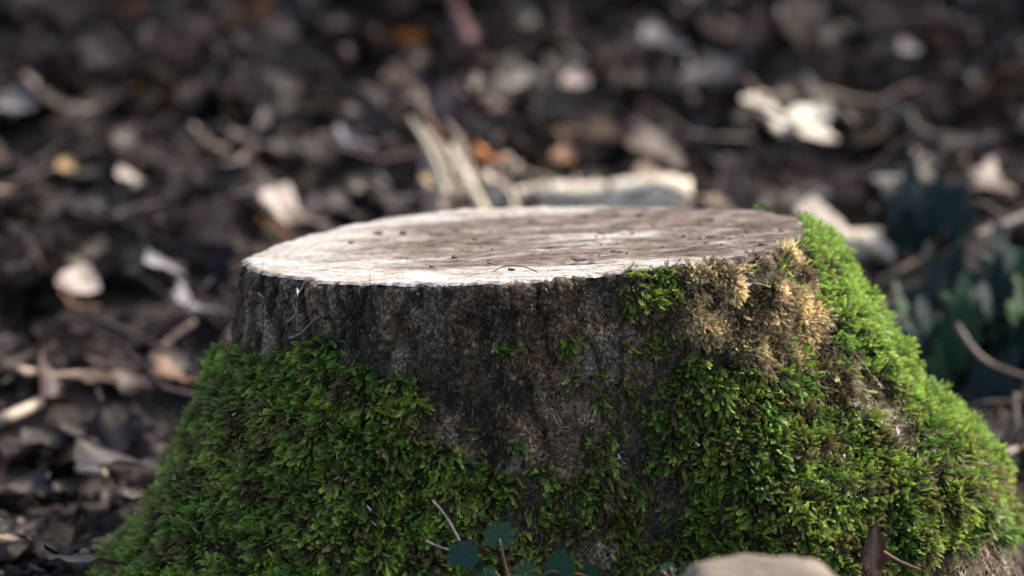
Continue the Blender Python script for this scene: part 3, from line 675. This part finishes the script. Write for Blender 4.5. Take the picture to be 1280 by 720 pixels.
PALE = (.62, .57, .50); CREAM = (.46, .38, .32); PINK = (.34, .25, .21); BLUE = (.17, .165, .21)
special = [
 (958, 138, .088, (.80, .74, .63), 6, (.7, .45, .2), 'larger left one of two bright cream leaves above the right half of the stump'),
 (1018, 152, .082, (.80, .74, .63), 3, (.7, .45, -.3), 'smaller right one of two bright cream leaves above the right half of the stump'),
 (720, 98, .045, (.5, .38, .35), 3, (.9, 0, 0), 'small round pinkish leaf high up behind the middle of the stump'),
 (440, 172, .055, (.28, .28, .36), 3, (.7, .2, .8), 'bluish grey leaf with a white glint left of the pale splintered branch'),
 (612, 192, .040, (.62, .20, .03), 3, (.8, 0, 1), 'bright orange leaf just right of the splintered branch'),
 (705, 193, .035, (.20, .085, .035), 3, (.9, .2, 0), 'rusty orange leaf left in the shade among brown litter'),
 (820, 185, .085, (.17, .13, .11), 6, (.8, .1, .4), 'wide tan curled leaf behind the pale log'),
 (885, 95, .10, (.14, .13, .135), 0, (.9, .4, -.6), 'grey slanting leaf up and left of the two cream leaves'),
 (828, 45, .08, (.12, .115, .15), 3, (.8, .2, .3), 'bluish grey leaf at the top of the picture above the log'),
 (1135, 58, .035, (.5, .45, .42), 3, (.9, 0, .3), 'small pale glinting leaf in the dark upper right corner'),
 (82, 206, .026, (.46, .30, .14), 3, (.9, .1, .2), 'yellow ochre leaf in the sunlit litter at the left edge'),
 (165, 222, .042, (.5, .44, .39), 6, (.9, .1, .9), 'round pale leaf beside the leaning twigs on the left'),
 (22, 125, .060, (.36, .33, .32), 3, (.8, .1, .1), 'grey leaf at the far left edge, upper part'),
 (350, 250, .060, (.52, .45, .40), 6, (.9, .4, .1), 'pale leaf in the sunny litter left behind the rim of the stump'),
 (378, 270, .050, (.46, .38, .34), 3, (.8, .1, 2), 'pale pinkish leaf nearest the left back rim of the stump'),
 (345, 285, .05, (.26, .12, .05), 0, (.7, .5, 1), 'orange brown leaf just left of the back rim of the stump'),
 (205, 330, .045, (.38, .38, .41), 6, (.8, .1, 1), 'pale grey leaf level with the stump top on the left'),
 (100, 350, .050, (.50, .42, .39), 3, (.8, .3, 0), 'pinkish pale leaf below the sunlit litter on the left'),
 (250, 378, .06, (.17, .165, .2), 1, (.7, .2, 1), 'bluish leaf just left of the bark of the stump'),
 (90, 468, .085, (.40, .31, .26), 0, (.15, .1, 1.5), 'long pale pinkish leaf lying left of the moss'),
 (95, 375, .045, (.13, .055, .03), 3, (.7, .2, 1), 'rusty red leaf in the dark litter left of the stump'),
 (215, 462, .045, (.15, .07, .04), 3, (.7, .3, .6), 'reddish brown leaf touching the top of the left moss'),
 (150, 575, .085, (.06, .055, .06), 6, (.3, .1, 1), 'large dark grey curled leaf left of the mossy root'),
 (105, 700, .05, (.15, .105, .085), 0, (.1, .05, 1.4), 'beige leaf at the foot of the left root, bottom of the picture'),
 (1100, 305, .055, (.6, .55, .49), 0, (.8, .1, .3), 'pale strip of leaf between the bright moss and the dark blue green leaves'),
 (1030, 272, .075, (.42, .37, .33), 6, (.8, .2, .4), 'pale grey leaf just beyond the right end of the rim'),
 (1130, 272, .028, (.60, .26, .05), 3, (.9, .1, .2), 'orange spot of leaf in front of the dark blue green leaf, left one'),
 (1245, 225, .06, (.26, .20, .17), 1, (.8, .1, .2), 'tan ragged leaf at the right edge above the branch'),
 (1165, 160, .10, (.20, .19, .2), 1, (.8, .3, 1.2), 'grey leaf in the shade above the dark blue green leaves'),
 (1010, 25, .13, (.19, .165, .15), 7, (1, .2, .3), 'large brown curled leaf at the top right of the picture'),
 (70, 120, .10, (.28, .23, .22), 5, (.7, .3, 1), 'greyish pink leaf near the upper left edge'),
 (500, 100, .07, (.20, .15, .13), 7, (.9, .2, .6), 'brown curled leaf above the splintered branch'),
]
IVY1, IVY2 = on_ground(1160, 335), on_ground(1185, 480)
SPOTS = [tuple(on_ground(q[0], q[1], .045)[:2]) for q in special] + [tuple(on_ground(q, 335)[:2]) for q in (1130, 1160, 1190)] + [tuple(on_ground(q, 475)[:2]) for q in (1140, 1180, 1220, 1260)]
def rand_rot(n, tilt):
    return np.stack([rng.normal(size=n) * tilt, rng.normal(size=n) * tilt, rng.uniform(0, 6.283, n)], 1)
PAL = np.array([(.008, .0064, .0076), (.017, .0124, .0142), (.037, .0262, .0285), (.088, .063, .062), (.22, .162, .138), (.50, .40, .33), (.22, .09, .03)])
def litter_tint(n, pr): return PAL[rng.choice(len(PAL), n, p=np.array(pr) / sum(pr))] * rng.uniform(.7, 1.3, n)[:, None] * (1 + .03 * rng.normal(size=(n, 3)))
def clear_of(x, y):
    ok = ~((x > at(500, 0, 1.2)[0]) & (x < at(665, 0, 1.2)[0]) & (y > .98) & (y < 1.34)) & ~((x > at(640, 0, LOG_Y)[0]) & (x < at(875, 0, LOG_Y)[0]) & (y > 1.02) & (y < LOG_Y + .04))
    for sx, sy in SPOTS: ok &= ~((abs(x - sx) < .055) & (y > sy - .16) & (y < sy + .02))
    return ok
def in_stump(x, y, m=0.02):
    t = np.arctan2(y - CY, x - CX); return np.hypot(x - CX, y - CY) < R0(t) + flare(t, np.full_like(t, .27)) + m
# broad mass of leaves
n1 = 14000
y = -1.2 + 9.5 * rng.random(n1) ** .9; x = rng.normal(size=n1) * (.75 + .25 * np.maximum(y + 2.5, 0) * .6)
ok = ~in_stump(x, y, .035) & ~((y < -.10) & (y > -1.6) & (abs(x) < .62)) & clear_of(x, y); x, y = x[ok], y[ok]; n1 = len(x)
pos = col3(x, y, ground_z(x, y) + rng.random(n1) ** 1.5 * .035 + .004)
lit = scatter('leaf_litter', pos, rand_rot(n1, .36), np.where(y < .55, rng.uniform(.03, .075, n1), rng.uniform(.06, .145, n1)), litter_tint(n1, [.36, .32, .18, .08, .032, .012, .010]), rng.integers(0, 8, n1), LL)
tag(lit, 'dark blurred carpet of dry fallen leaves covering the woodland floor', 'leaf litter')
# small fragments, chips and bark bits
CHP = []
for s in range(4):
    m_ = chunk(30 + s); m_.materials.clear(); m_.materials.append(M_litter); fattr(m_, 'vein', np.zeros(len(m_.vertices))); CHP.append(m_)
n2 = 9000
y = -1.0 + 2.0 * rng.random(n2); x = rng.normal(size=n2) * .95
ok = ~in_stump(x, y, -.02); x, y = x[ok], y[ok]; n2 = len(x)
frag = scatter('forest_debris', col3(x, y, ground_z(x, y) + .002), rand_rot(n2, .6), rng.uniform(.003, .013, n2), litter_tint(n2, [.26, .28, .2, .12, .08, .04, .02]), rng.integers(0, 7, n2), CHP + [LL[0], LL[3], LL[4]])
tag(frag, 'crumbly bits of bark, chips and broken leaf on the soil', 'debris')
# fine twigs of the litter
tw_m = []
for s in range(4):
    r_ = np.random.default_rng(60 + s); p = np.cumsum(np.vstack([[0, -.5, 0], r_.normal(size=(6, 3)) * .06 + (0, .17, 0)]), 0); V, F = tube(p, np.linspace(.02, .008, 7), 5)
    m_ = mesh('twig', *tris(V, F), M_litter); fattr(m_, 'vein', np.zeros(len(V))); tw_m.append(m_)
n3 = 1500
y = -.8 + 8 * rng.random(n3); x = rng.normal(size=n3) * 1.2; ok = ~in_stump(x, y, .2) & ~((y < .12) & (abs(x) < .6)); x, y = x[ok], y[ok]; n3 = len(x)
tg = scatter('twig_litter', col3(x, y, ground_z(x, y) + .03 + .02 * rng.random(n3)), rand_rot(n3, .2), rng.uniform(.08, .26, n3), litter_tint(n3, [.1, .2, .3, .25, .12, .03, 0]), rng.integers(0, 4, n3), tw_m)
tag(tg, 'thin dry twigs scattered through the leaf litter', 'twigs')

def leaf_at(px, py, size, color, kd, rot, label, group=None, up=.055, name='fallen_leaf'):
    p = on_ground(px, py, up); o = link(name, LI[kd], None, p); o.scale = (size * 1.2, size * 1.45, size * 1.2); o.rotation_euler = (rot[0] * .5, rot[1] + .15, rot[2]); o.color = (*color, 1)
    tag(o, label, 'leaf', group); return o
for s in special: leaf_at(*s)
# many more single leaves lying on top, the largest in view
lab = 'dry brown curled leaf blurred among many alike on the woodland floor'
cand = 0
while cand < 210:
    px = random.uniform(-40, 1320); py = 700 * random.random() ** 1.25
    p = on_ground(px, py, .03)
    if p[1] < .1 or not clear_of(np.array([p[0]]), np.array([p[1]]))[0] or in_stump(np.array([p[0]]), np.array([p[1]]), .05)[0]: continue
    o = link('fallen_leaf', LI[random.randrange(8)], None, p); o.scale = (random.uniform(.07, .115),) * 3
    o.rotation_euler = (random.gauss(.15, .5), random.gauss(0, .5), random.uniform(0, 6.28))
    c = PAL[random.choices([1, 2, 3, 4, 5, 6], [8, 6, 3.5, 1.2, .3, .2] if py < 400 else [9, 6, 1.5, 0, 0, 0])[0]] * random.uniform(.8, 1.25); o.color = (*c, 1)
    tag(o, lab, 'leaf', 'brown fallen leaves behind the stump'); cand += 1

# ------------------------------------------------------------------ wood lying behind the stump
def stick(name, pts, r0, r1, mat, label, cat='twig', n=14, sides=8, rough=.08, group=None):
    V, F = tube(smooth_path(pts, n), np.linspace(r0, r1, n), sides, rough, len(pts)); o = link(name, mesh(name, *tris(V, F), mat)); tag(o, label, cat, group); return o
def gp(px, py, up=0.): return on_ground(px, py, up)
# pale split log
y0 = LOG_Y
A_ = at(646, 246, y0 + .02); B_ = at(862, 245, y0 - .02); n = 26
path = A_[None] * (1 - np.linspace(0, 1, n)[:, None]) + B_[None] * np.linspace(0, 1, n)[:, None]; gz = ground_z(path[:, 0], path[:, 1])
sides = 14; V = []
L_ = 1.05e-3
for i in range(n):
    f = i / (n - 1); R = (.034 + .010 * sstep(.5, .8, np.array(f))) * (.84 + .16 * min(1, (1 - f) * 9)) * (1 - .25 * max(0, 1 - f * 6))
    for k in range(sides):
        t = 2 * math.pi * k / sides; s_ = 1 + .07 * noise3(np.array([[f * 9, math.cos(t) * 1.4, math.sin(t) * 1.4]]))[0]
        ct, st_ = math.cos(t), math.sin(t); V.append(path[i] + np.array([0, np.sign(ct) * abs(ct) ** .7 * R * s_ * 1.15, np.sign(st_) * abs(st_) ** .6 * R * .92 * s_ + .0018 * math.sin(i * 2.7 + k) - .012]))
F = [(i * sides + k, i * sides + (k + 1) % sides, (i + 1) * sides + (k + 1) % sides, (i + 1) * sides + k) for i in range(n - 1) for k in range(sides)]
c0, c1 = len(V), len(V) + 1; V += [path[0] - (0.004, 0, .01), path[-1] + (.006, 0, -.01)]
F += [(k, (k + 1) % sides, c0, c0) for k in range(sides)] + [((n - 1) * sides + k, (n - 1) * sides + (k + 1) % sides, c1, c1) for k in range(sides)]
lg = empty('cut_log', (A_ + B_) / 2); tag(lg, 'pale barkless piece of cut log lying just behind the stump', 'log')
link('wood', mesh('wood', *tris(np.array(V), F), M_palewood), lg)
q = at(762, 236, y0 - .045); V_, F_ = wedge(q + (.006, .01, -.03), q + (-.004, .01, .016), .009, .003)
link('bark_flap', mesh('bark_flap', V_, F_, M_redtwig, False), lg)['label'] = 'reddish loose flap of bark at the middle'
for q_, (px, h) in enumerate(((808, .012), (822, .010), (833, .007), (716, .010), (742, .006))):
    q = at(px, 224, y0); V_, F_ = wedge(q + (0, 0, -.012), q + (.006, 0, h), .006, .003); link('torn_fibre', mesh('torn_fibre', V_, F_, M_palewood, False), lg)
# second pale piece right of the rim
p = gp(1085, 312, .02); stick('cut_branch', [p + (-.075, 0, 0), p + (.0, 0, .004), p + (.06, .01, 0)], .024, .022, M_palewood, 'short pale sawn branch piece lying right behind the bright moss', 'branch', 8, 10, .04)
# splintered broken branch
by0 = BRANCH_Y
sp_ = empty('broken_branch', at(595, 258, by0)); tag(sp_, 'broken pale branch with long splinters pointing up left behind the stump', 'branch')
b_ = at(598, 262, by0)
def bb(px, py, dy=0): return at(px, py, by0 + dy)
def spl(name, a, b, r0, r1, mat, n=9, bend=(0, 0, 0), lab=None):
    mid = (a + b) / 2 + np.array(bend); V, F = tube(smooth_path([a, mid, b], n), np.linspace(r0, r1, n), 6, .14, int(r0 * 1e5)); V[:, 1] = V[:, 1]
    o = link(name, mesh(name, *tris(V, F), mat), sp_); 
    if lab: o['label'] = lab
spl('stem', bb(602, 270), bb(562, 184, .02), .015, .006, M_palewood, lab='thick pale bare stem')
for (ax, ay, bx_, by_, r0_, r1_, dy_, m_) in ((556, 240, 512, 146, .0060, .0026, -.03, M_palewood), (570, 240, 528, 156, .005, .002, .02, M_palewood), (560, 215, 524, 128, .005, .0016, .03, M_redtwig), (584, 205, 556, 150, .005, .002, .05, M_dimwood),
        (548, 262, 536, 196, .009, .004, -.02, M_dimwood), (590, 228, 572, 182, .006, .002, .02, M_dimwood), (626, 262, 600, 214, .013, .006, -.02, M_palewood), (640, 262, 618, 226, .010, .006, -.03, M_dimwood), (556, 262, 560, 214, .006, .003, .0, M_palewood), (536, 262, 524, 222, .006, .003, .02, M_dimwood)):
    spl('splinter', bb(ax, ay, dy_), bb(bx_, by_, dy_ + .01), r0_, r1_, m_, bend=(.004, 0, .004))
CRL = ['bluish leaf left of the splinters', 'ochre leaf leftmost and upper', 'straw yellow crumpled leaf in the middle', 'amber brown leaf behind the thin splinters', 'grey violet leaf lowest on the left', 'straw coloured leaf just right of the thick stem', 'cream leaf far right', 'brown leaf high behind the thick stem', 'palest leaf touching the thick stem', 'pinkish tan leaf below the orange leaf', 'rust brown leaf right behind the thick stem', 'tan leaf farthest right']
for q_, (px, py, s, c) in enumerate([(532, 205, .035, BLUE), (535, 222, .04, (.42, .30, .14)), (548, 240, .045, (.50, .36, .2)), (562, 232, .04, (.40, .24, .08)), (536, 244, .04, (.3, .28, .33)), (610, 236, .05, (.46, .33, .2)), (628, 240, .05, CREAM), (590, 200, .04, (.3, .17, .1)), (572, 252, .035, (.6, .5, .35)), (622, 215, .04, (.36, .27, .22)), (605, 250, .05, (.3, .16, .06)), (640, 205, .045, (.3, .25, .22))]):
    o = link('fallen_leaf', LI[(q_ * 3) % 8], None, at(px, py, by0 + .03 + .01 * (q_ % 3))); o.scale = (s,) * 3; o.rotation_euler = (1.0, .3 * q_, q_); o.color = (*c, 1)
    tag(o, CRL[q_] + ' at the splintered branch foot', 'leaf', 'crumpled leaves round the broken branch')
# other sticks
stick('twig', [gp(558, -18, .05), gp(578, 30, .05), gp(604, 78, .04)], .010, .012, M_redtwig, 'reddish brown stick pointing down at the top edge of the picture')
a = gp(200, 222, .02); stick('twig', [a, at(222, 188, a[1] - .02), at(243, 158, a[1] - .03)], .008, .007, M_twig, 'brown twig leaning right, left one of a crossed pair')
a = gp(306, 208, .03); stick('twig', [at(250, 176, a[1]), at(280, 192, a[1]), a], .009, .008, M_twig, 'brown twig sloping down right, right one of a crossed pair')
stick('twig', [gp(-20, 535, .02), gp(12, 520, .03), gp(50, 503, .03)], .007, .006, M_dimwood, 'pale broken stick end entering at the left edge')
stick('twig', [gp(188, 450, .02), gp(212, 425, .04), gp(243, 402, .05)], .005, .003, M_twig, 'thin twig in the dark litter left of the bark')
stick('twig', [gp(98, 586, .03), gp(130, 592, .03)], .004, .004, M_dimwood, 'small tan stick stub left of the mossy root')
a = gp(1096, 356, .02); stick('twig', [a, at(1125, 338, a[1]), at(1160, 318, a[1] + .03)], .006, .003, M_twig, 'tan stick slanting up beside the bright moss of the right root')
a = gp(1150, 338, .05); stick('fallen_branch', [at(1146, 340, a[1]), at(1200, 308, a[1]), at(1245, 280, a[1] + .02), at(1310, 245, a[1] + .05)], .0045, .005, M_darktwig, 'dark fallen branch slanting up to the right edge', 'branch')
stick('fallen_branch', [at(1225, 292, a[1] - .03), at(1252, 283, a[1] - .02), at(1295, 265, a[1])], .004, .006, M_dimwood, 'pale bare stick lying on the dark branch at the right edge', 'branch')
a = gp(1240, 465, .05); stick('twig', [at(1195, 405, a[1]), at(1215, 435, a[1] - .02), at(1240, 456, a[1] - .03), at(1300, 478, a[1] - .05)], .0035, .0025, M_twig, 'thin brown twig curving below the green leaves at the right edge')
a = gp(1276, 566, .0); stick('twig', [a, at(1274, 545, a[1]), at(1271, 520, a[1]), at(1270, 492, a[1])], .0022, .0020, M_dimwood, 'thin upright dry twig at the right edge above the root')
stick('twig', [gp(1250, 575, .02), gp(1290, 568, .02)], .010, .012, M_dimwood, 'pale twig piece touching the tip of the right root')
stick('twig', [gp(1245, 640, .015), gp(1290, 655, .015)], .0035, .003, M_twig, 'brown twig on the soil at the tip of the right root')
stick('twig', [gp(1230, 690, .006), gp(1262, 698, .006)], .0022, .0018, M_greyroot, 'small grey twig on the bare soil in the lower right corner')

# ------------------------------------------------------------------ green plants
def ivyleaf(kind, seed, mat):
    r = np.random.default_rng(seed); nA = 40; c = np.zeros(3); V = [c]; 
    for ring in (.35, .7, 1.0):
        for k in range(nA):
            t = 2 * math.pi * k / nA - math.pi / 2      # stalk at -90 deg
            d = abs((t + math.pi / 2 + math.pi) % (2 * math.pi) - math.pi)   # angle from the stalk
            if kind == 'round': R = .5 * (1 - .15 * abs(math.cos(4.5 * t + seed)) ** 3 + .06 * math.sin(2 * t + seed) + .03 * r.normal()) * (.42 + .58 * min(1, (d / .55)) ** .7)
            else: R = .38 + .09 * math.cos(5 * (t - math.pi / 2)) + .14 * math.exp(-((t - math.pi / 2) / .3) ** 2); R *= (.5 + .5 * min(1, d / .5))
            x_, y_ = R * ring * math.cos(t), R * ring * math.sin(t)
            V.append(np.array([x_, y_, .10 * (x_ * x_ + y_ * y_) * r.uniform(.6, 1.4) * (1 if kind == 'round' else -1) - .03 * abs(math.sin(4.5 * t)) * ring]))
    F = [(0, 1 + k, 1 + (k + 1) % nA, 1 + (k + 1) % nA) for k in range(nA)]
    for q in range(2):
        for k in range(nA): F.append((1 + q * nA + k, 1 + (q + 1) * nA + k, 1 + (q + 1) * nA + (k + 1) % nA, 1 + q * nA + (k + 1) % nA))
    return mesh('leaf', *tris(np.array(V), F), mat)
IL = {}
def plant(name, base, leaves, label, mat, kind='round', stem_r=.0012, cat='plant'):
    t = empty(name, base); tag(t, label, cat)
    for q, (px, py, y, size, rot, m_) in enumerate(leaves):
        key = (kind, q % 4, (m_ or mat).name)
        if key not in IL: IL[key] = ivyleaf(kind, 7 + q, m_ or mat)
        p = at(px, py, y); o = link('leaf', IL[key], t); o.location = p; o.scale = (size,) * 3; o.rotation_euler = rot; o.matrix_parent_inverse = Matrix.Translation(t.location).inverted()
        b = np.array(base); tip = p + np.array(Euler(rot).to_matrix() @ Vector((0, -.1 * size, 0))); mid = (tip + b) / 2 + np.array([(tip[0] - b[0]) * .25, -.01, .012])
        V, F = tube(smooth_path([b, mid, tip], 9), np.linspace(stem_r * 1.2, stem_r * .8, 9), 6); link('stem', mesh('stem', *tris(V, F), M_stem), t)
    return t
pb = at(640, 745, -.33)
plant('ivy_plant', pb, [(624, 670, -.345, .025, (1.15, .0, .1), None), (579, 695, -.36, .027, (1.15, .1, -.35), M_ivyt), (657, 716, -.36, .022, (1.5, .0, .5), None), (699, 712, -.35, .030, (1.15, -.2, -.5), None), (612, 715, -.37, .011, (1.3, 0, .3), None), (598, 712, -.36, .016, (1.3, 0, -.9), None), (738, 720, -.35, .018, (1.3, .2, -.6), None)],
      'small round leaved ground ivy growing at the foot of the stump front', M_ivy)
pb2 = at(842, 735, -.36)
plant('ivy_plant', pb2, [(835, 714, -.35, .015, (1.3, .1, .4), None), (822, 722, -.36, .012, (1.3, .1, -.6), None)], 'little ground ivy seedling left of the pale blurred stone', M_ivy)
stick('grass_stem', [at(574, 676, -.33), at(563, 655, -.335), at(553, 640, -.34), at(540, 625, -.345)], .0009, .0005, M_greyroot, 'thin pale dry stem leaning left above the ground ivy', 'stem', 10, 6, 0)
stick('grass_stem', [at(533, 676, -.335), at(545, 682, -.34), at(560, 687, -.345)], .0008, .0006, M_greyroot, 'short pale dry stem lying left of the ground ivy', 'stem', 8, 6, 0)
q0 = gp(1160, 335, 0); yy = min(q0[1], IVY1[1])
plant('ivy_plant', at(1150, 345, yy), [(1140, 262, yy - .02, .095, (1.25, .1, .2), None), (1186, 272, yy - .03, .080, (1.2, .2, -.5), None), (1135, 300, yy - .04, .075, (1.3, .0, 2.9), None), (1165, 248, yy, .07, (1.2, 0, -1), None), (1160, 285, yy - .01, .08, (1.3, 0, 1.2), None)],
      'dark blue green lobed ivy standing blurred right behind the bright moss', M_ivyb, 'ivy', .002)
q0 = gp(1185, 470, 0); yy = min(q0[1], IVY2[1])
plant('ivy_plant', at(1190, 480, yy), [(1160, 425, yy - .02, .085, (1.3, .1, .6), M_ivyb), (1205, 385, yy, .07, (1.3, .2, .3), M_ivy), (1190, 425, yy - .03, .085, (1.3, .1, -.8), M_ivy), (1130, 388, yy + .05, .06, (1.3, .1, 1.2), M_ivy), (1172, 378, yy + .01, .09, (1.4, 0, .2), M_ivyb), (1150, 455, yy - .04, .07, (1.35, .2, 1.5), M_ivyb), (1225, 440, yy - .03, .09, (1.4, -.2, 2.4), M_ivyb), (1190, 355, yy + .04, .075, (1.4, .1, -.4), M_ivyb), (1240, 410, yy, .09, (1.4, 0, .9), M_ivyb), (1215, 402, yy - .04, .045, (1.1, 0, -.9), M_ivyg), (1178, 460, yy - .04, .06, (1.4, 0, .5), M_ivy)],
      'green ivy clump, lighter in its middle, blurred behind the right root', M_ivy, 'ivy', .002)
q0 = gp(1260, 480, 0); yy = min(q0[1], IVY2[1])
plant('ivy_plant', at(1262, 500, yy), [(1255, 332, yy + .08, .085, (1.4, 0, .6), M_ivyb), (1280, 362, yy + .05, .085, (1.4, .1, 0), M_ivy), (1278, 398, yy + .02, .085, (1.4, .2, 1), M_ivyg), (1268, 428, yy, .09, (1.2, -.5, -.9), M_ivyb), (1240, 365, yy + .05, .08, (1.4, 0, -1), M_ivyb), (1262, 455, yy - .02, .08, (1.4, .1, 2), M_ivy)],
      'ivy with upright leaves at the right edge of the picture', M_ivy, 'ivy', .002)
q0 = gp(1225, 520, 0); yy = q0[1]
plant('ivy_plant', at(1225, 530, yy), [(1240, 480, yy, .085, (1.2, .5, -.5), M_ivyb), (1222, 505, yy - .02, .06, (1.1, .2, -1.2), M_ivyb)], 'dull blue green ivy drooping just above the end of the right root', M_ivyb, 'ivy', .002)

# brown leaf standing at the lower right of the stump
o = link('fallen_leaf', LI[0], None, at(1093, 693, -.30)); o.scale = (.040, .050, .046); o.rotation_euler = (1.35, .15, .35); o.color = (.075, .035, .026, 1); tag(o, 'dark red brown leaf standing on edge at the foot of the right root', 'leaf')
stick('twig', [at(1105, 690, -.30), at(1125, 702, -.31), at(1150, 712, -.32)], .0014, .0008, M_redtwig, 'thin orange brown leaf stalk beside the standing brown leaf')
# blurred pale stone in the foreground
c_ = at(950, 749, -.62); r_ = np.random.default_rng(8); nu, nv = 40, 26; V = []
for i in range(nv):
    for k in range(nu):
        ph = math.pi * i / (nv - 1); t = 2 * math.pi * k / nu
        d = np.array([math.sin(ph) * math.cos(t), math.sin(ph) * math.sin(t), math.cos(ph)]); V.append(d)
V = np.array(V); lumpy = 1 + .20 * noise3(V * 1.5 + 4) + .10 * noise3(V * 4.5) + .05 * noise3(V * 11)
V = np.sign(V) * np.abs(V) ** np.array([.85, .9, .95]) * lumpy[:, None] * np.array([.064, .05, .024])
V[:, 2] -= .10 * V[:, 0] ** 2 / .06 * 0 ; V = V + c_ + np.array([0, 0, 0.0])
gzz = float(ground_z(c_[0], c_[1])); low = V[:, 2] < c_[2]; V[low, 2] = c_[2] - (c_[2] - V[low, 2]) * ((c_[2] - gzz + .01) / .024)
F = [(i * nu + k, (i + 1) * nu + k, (i + 1) * nu + (k + 1) % nu, i * nu + (k + 1) % nu) for i in range(nv - 1) for k in range(nu)]
M_stone = mat_simple('stone', (.07, .045, .035), (.17, .135, .105), 24, .9, c3=(.27, .235, .19), stretch=(.6, 1, 2), bmp=1, bd=.006)
tag(link('stone', mesh('stone', V, np.array(F), M_stone)), 'pale beige blurred stone in the foreground at the bottom of the picture', 'stone')

# ------------------------------------------------------------------ trees of the wood round the clearing, and bushes added for shade (outside the frame)
def tree(x, y, h, r, label, seed, lean=(0, 0), crown_leaves=900, spread=1.6, first=.35):
    R_ = np.random.default_rng(seed); z0 = float(ground_z(x, min(y, 7.5))) - .05; t = empty('tree', (x, y, z0)); tag(t, label, 'tree', 'trees round the clearing')
    mb = MB(); pts = [np.array([x + lean[0] * f * h + .06 * R_.normal() * f, y + lean[1] * f * h + .06 * R_.normal() * f, z0 + h * f]) for f in np.linspace(0, 1, 9)]
    path = smooth_path(pts, 20); rad_ = r * (1 - .85 * np.linspace(0, 1, 20)) + r * .5 * np.exp(-np.linspace(0, 1, 20) * 22); V, F = tube(path, rad_, 14, .04, seed); mb.add(V, F)
    link('trunk', mb.mesh('trunk', M_treebark), t)
    cb = MB(); tips = []
    for q in range(26):
        f = R_.uniform(first, .98); a0 = path[int(f * 19)]; az = R_.uniform(0, 6.28); L = spread * (1.15 - f) * R_.uniform(.6, 1.2)
        e0 = a0 + np.array([math.cos(az) * L, math.sin(az) * L, L * R_.uniform(.25, .7)]); m0 = (a0 + e0) / 2 + R_.normal(size=3) * .08
        pp = smooth_path([a0, m0, e0], 8); V, F = tube(pp, np.linspace(r * .22, .006, 8), 6); cb.add(V, F)
        for s in range(9):
            b0 = pp[R_.integers(2, 8)]; d = unit((e0 - a0)[None] * .5 + R_.normal(size=(1, 3)) * L * .5)[0]; b1 = b0 + d * R_.uniform(.25, .6); V, F = tube([b0, (b0 + b1) / 2 + R_.normal(size=3) * .03, b1], [.006, .004, .002], 4); cb.add(V, F); tips += [b0, b1, (b0 + b1) / 2]
    link('branches', cb.mesh('branches', M_treebark), t)
    tips = np.array(tips); c = tips[R_.integers(0, len(tips), crown_leaves)] + R_.normal(size=(crown_leaves, 3)) * .12
    a1 = unit(R_.normal(size=(crown_leaves, 3))) * R_.uniform(.03, .06, crown_leaves)[:, None]; b1 = unit(np.cross(a1, R_.normal(size=(crown_leaves, 3)))) * .022
    V = np.stack([c - a1, c + b1, c + a1, c - b1], 1).reshape(-1, 3); k = np.arange(crown_leaves) * 4
    cr = link('crown', mesh('crown', V, np.stack([k, k + 1, k + 2, k + 3], 1), M_crown, False), t); cr['kind'] = 'stuff'
tree(4.2, 6.4, 6.5, .16, 'tall tree right of the clearing, its shade falling on the far litter', 1, (0, 0), 5200, 1.9, .18)
tree(2.6, 8.6, 7.0, .14, 'straight tree beyond the far edge of the leaf litter', 2, (.02, 0), 4200, 1.9, .2)
tree(7.4, 1.9, 7.5, .20, 'thick tree far to the right of the stump', 3, (0, 0), 2200, 2.4, .4)
tree(-3.4, 6.5, 6.5, .15, 'tree left of the clearing behind the stump', 4, (0, 0), 2500, 2.0, .4)
tree(-3.0, -1.2, 7.0, .18, 'tree left of the stump near the viewer', 5, (0, 0), 3500, 2.4, .4)
tree(2.6, -3.2, 7.0, .18, 'tree right of the viewer', 6, (0, 0), 3500, 2.4, .45)

def bush(x, y, h, r, label, seed, leaves=5200):  # out-of-view bush, added to throw shade on the upper litter
    R_ = np.random.default_rng(seed); z0 = float(ground_z(x, y)) - .03; t = empty('shade_bush', (x, y, z0)); tag(t, label, 'bush', 'unseen bushes added to shade the slope')
    mb = MB(); tips = []
    for q in range(30):
        az = R_.uniform(0, 6.28); rr_ = r * math.sqrt(R_.random()); hh = h * (1 - .45 * (rr_ / r) ** 2) * R_.uniform(.5, 1)
        a0 = np.array([x + .08 * R_.normal(), y + .08 * R_.normal(), z0]); e0 = np.array([x + rr_ * math.cos(az), y + rr_ * math.sin(az), z0 + hh]); m0 = (a0 + e0) / 2 + np.array([0, 0, .12 * h])
        pp = smooth_path([a0, m0, e0], 9); V, F = tube(pp, np.linspace(.016, .004, 9), 5); mb.add(V, F); tips += list(pp[2:])
    link('stems', mb.mesh('stems', M_treebark), t); tips = np.array(tips)
    c = tips[R_.integers(0, len(tips), leaves)] + R_.normal(size=(leaves, 3)) * .09; c[:, 2] = np.maximum(c[:, 2], z0 + .05)
    a1 = unit(R_.normal(size=(leaves, 3))) * R_.uniform(.025, .045, leaves)[:, None]; b1 = unit(np.cross(a1, R_.normal(size=(leaves, 3)))) * .018
    V = np.stack([c - a1, c + b1, c + a1, c - b1], 1).reshape(-1, 3); k = np.arange(leaves) * 4
    cr = link('crown', mesh('crown', V, np.stack([k, k + 1, k + 2, k + 3], 1), M_crown, False), t); cr['kind'] = 'stuff'
bush(2.35, 3.35, 1.9, .62, 'dense unseen evergreen bush added for shade up the slope, right of the clearing', 21)
bush(1.35, 3.85, 2.1, .62, 'dense unseen evergreen bush added for shade up the slope behind the stump', 22)
bush(3.1, 2.9, 1.7, .5, 'unseen evergreen bush added for shade at the right side of the clearing', 23, 3200)
bush(.2, 4.3, 2.2, .60, 'unseen evergreen bush added for shade at the top of the slope behind the stump', 24)
